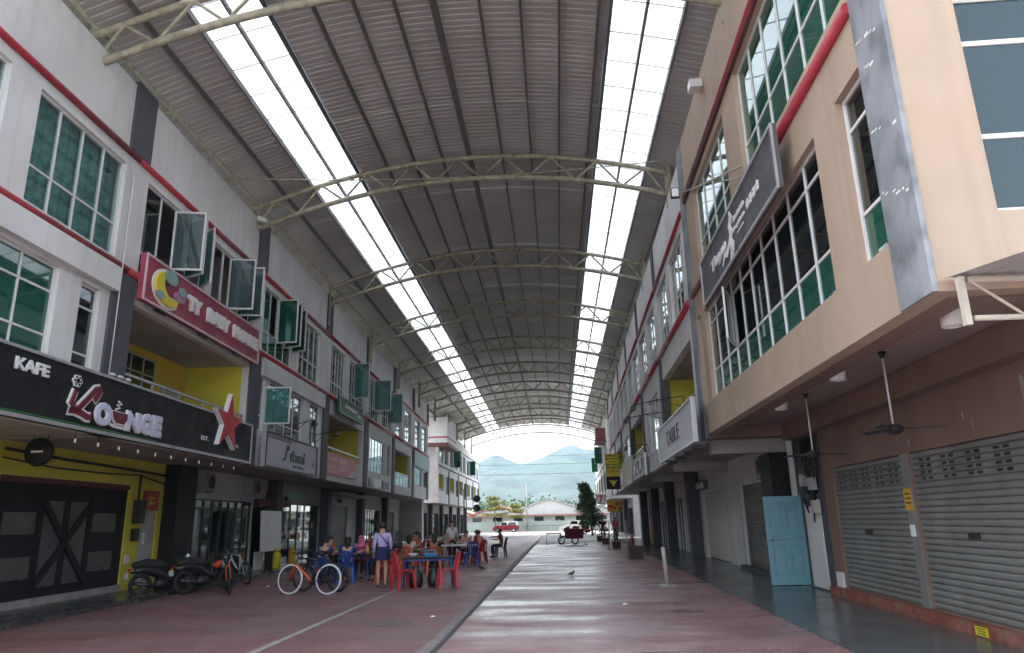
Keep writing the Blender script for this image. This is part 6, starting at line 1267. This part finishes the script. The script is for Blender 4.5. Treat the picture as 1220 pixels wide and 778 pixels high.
# hills: one terrain sheet with the ridge of the photograph
RIDGE = [(-900, 70), (-420, 90), (-230, 100), (-175, 104), (-144, 109), (-119, 118), (-95, 112), (-78, 107), (-54, 108), (-30, 117), (-5, 124), (28, 127), (52, 123), (80, 122), (150, 130), (300, 115), (900, 80)]
def ridge(x):
    for (a, b), (c, d) in zip(RIDGE, RIDGE[1:]):
        if a <= x <= c: t = (x - a) / (c - a); return b + (d - b) * t
    return 70
from mathutils import noise as mn
vs = []; nx, ny = 150, 44; xs = [-900 + 1800 * i / nx if not 25 <= i <= 125 else -250 + 500 * (i - 25) / 100 for i in range(nx + 1)]
xs = sorted(xs)
for j in range(ny + 1):
    t = j / ny; y = 520 + 1180 * t
    for x in xs:
        s_ = min(1, t / .745); f_ = (s_ * s_ * (3 - 2 * s_)) * (1 if t < .745 else max(.3, 1 - (t - .745) * 1.6))
        h_ = ridge(x * 1400 / max(900, y)) * f_; h_ += f_ * 16 * mn.fractal(Vector((x * .012, y * .010, 0)), 1, 2, 5) * (1 - .75 * s_ ** 6) + 2.2 * mn.noise(Vector((x * .11, y * .09, 3))) * min(1, t * 6)
        vs.append((x, y, h_ - 1.0))
n1 = len(xs); mb = MB(); mb.add(vs, [(j * n1 + i, j * n1 + i + 1, (j + 1) * n1 + i + 1, (j + 1) * n1 + i) for j in range(ny) for i in range(n1 - 1)], True)
structure(mb.build('hills', mat('hill_forest', (.012, .026, .017), .95, var=.4, scale=.05, dirt=(.035, .048, .032), dirt_amt=.9, dscale=.025, bump=.6, bscale=.3), fix=False))
# wooded belt at the foot of the hills
cb = MB()
for i in range(420):
    y = random.uniform(190, 540); x = random.uniform(-.2, .22) * y - 4; r_ = random.uniform(2.0, 4.5) + y / 200
    for k_ in range(90): d_ = Vector((random.gauss(0, 1), random.gauss(0, 1), random.gauss(0, 1))).normalized() * random.random() ** .4; leaf(cb, Vector((x + d_.x * r_ * 1.3, y + d_.y * r_, max(.1, r_ * .8 + d_.z * r_ * .9))), random.uniform(.7, 1.5))
o = cb.build('far_woods', 'leaf_mid', fix=False); o['kind'] = 'stuff'; o['label'] = 'belt of far trees at the foot of the hills'; o['category'] = 'woods'
# damp air
HZ = bpy.data.materials.new('haze'); HZ.use_nodes = True; n_ = HZ.node_tree.nodes; n_.remove(n_['Principled BSDF']); pv = n_.new('ShaderNodeVolumePrincipled')
pv.inputs['Color'].default_value = (.44, .73, .95, 1); pv.inputs['Density'].default_value = .0002; pv.inputs['Anisotropy'].default_value = .2
HZ.node_tree.links.new(pv.outputs[0], n_['Material Output'].inputs['Volume'])
mb = MB(); mb.box(-1100, 1100, -150, 1900, -2.5, 175); o = mb.build('haze', HZ); o['kind'] = 'stuff'; o['label'] = 'pale humid air over the whole place'; o['category'] = 'haze'
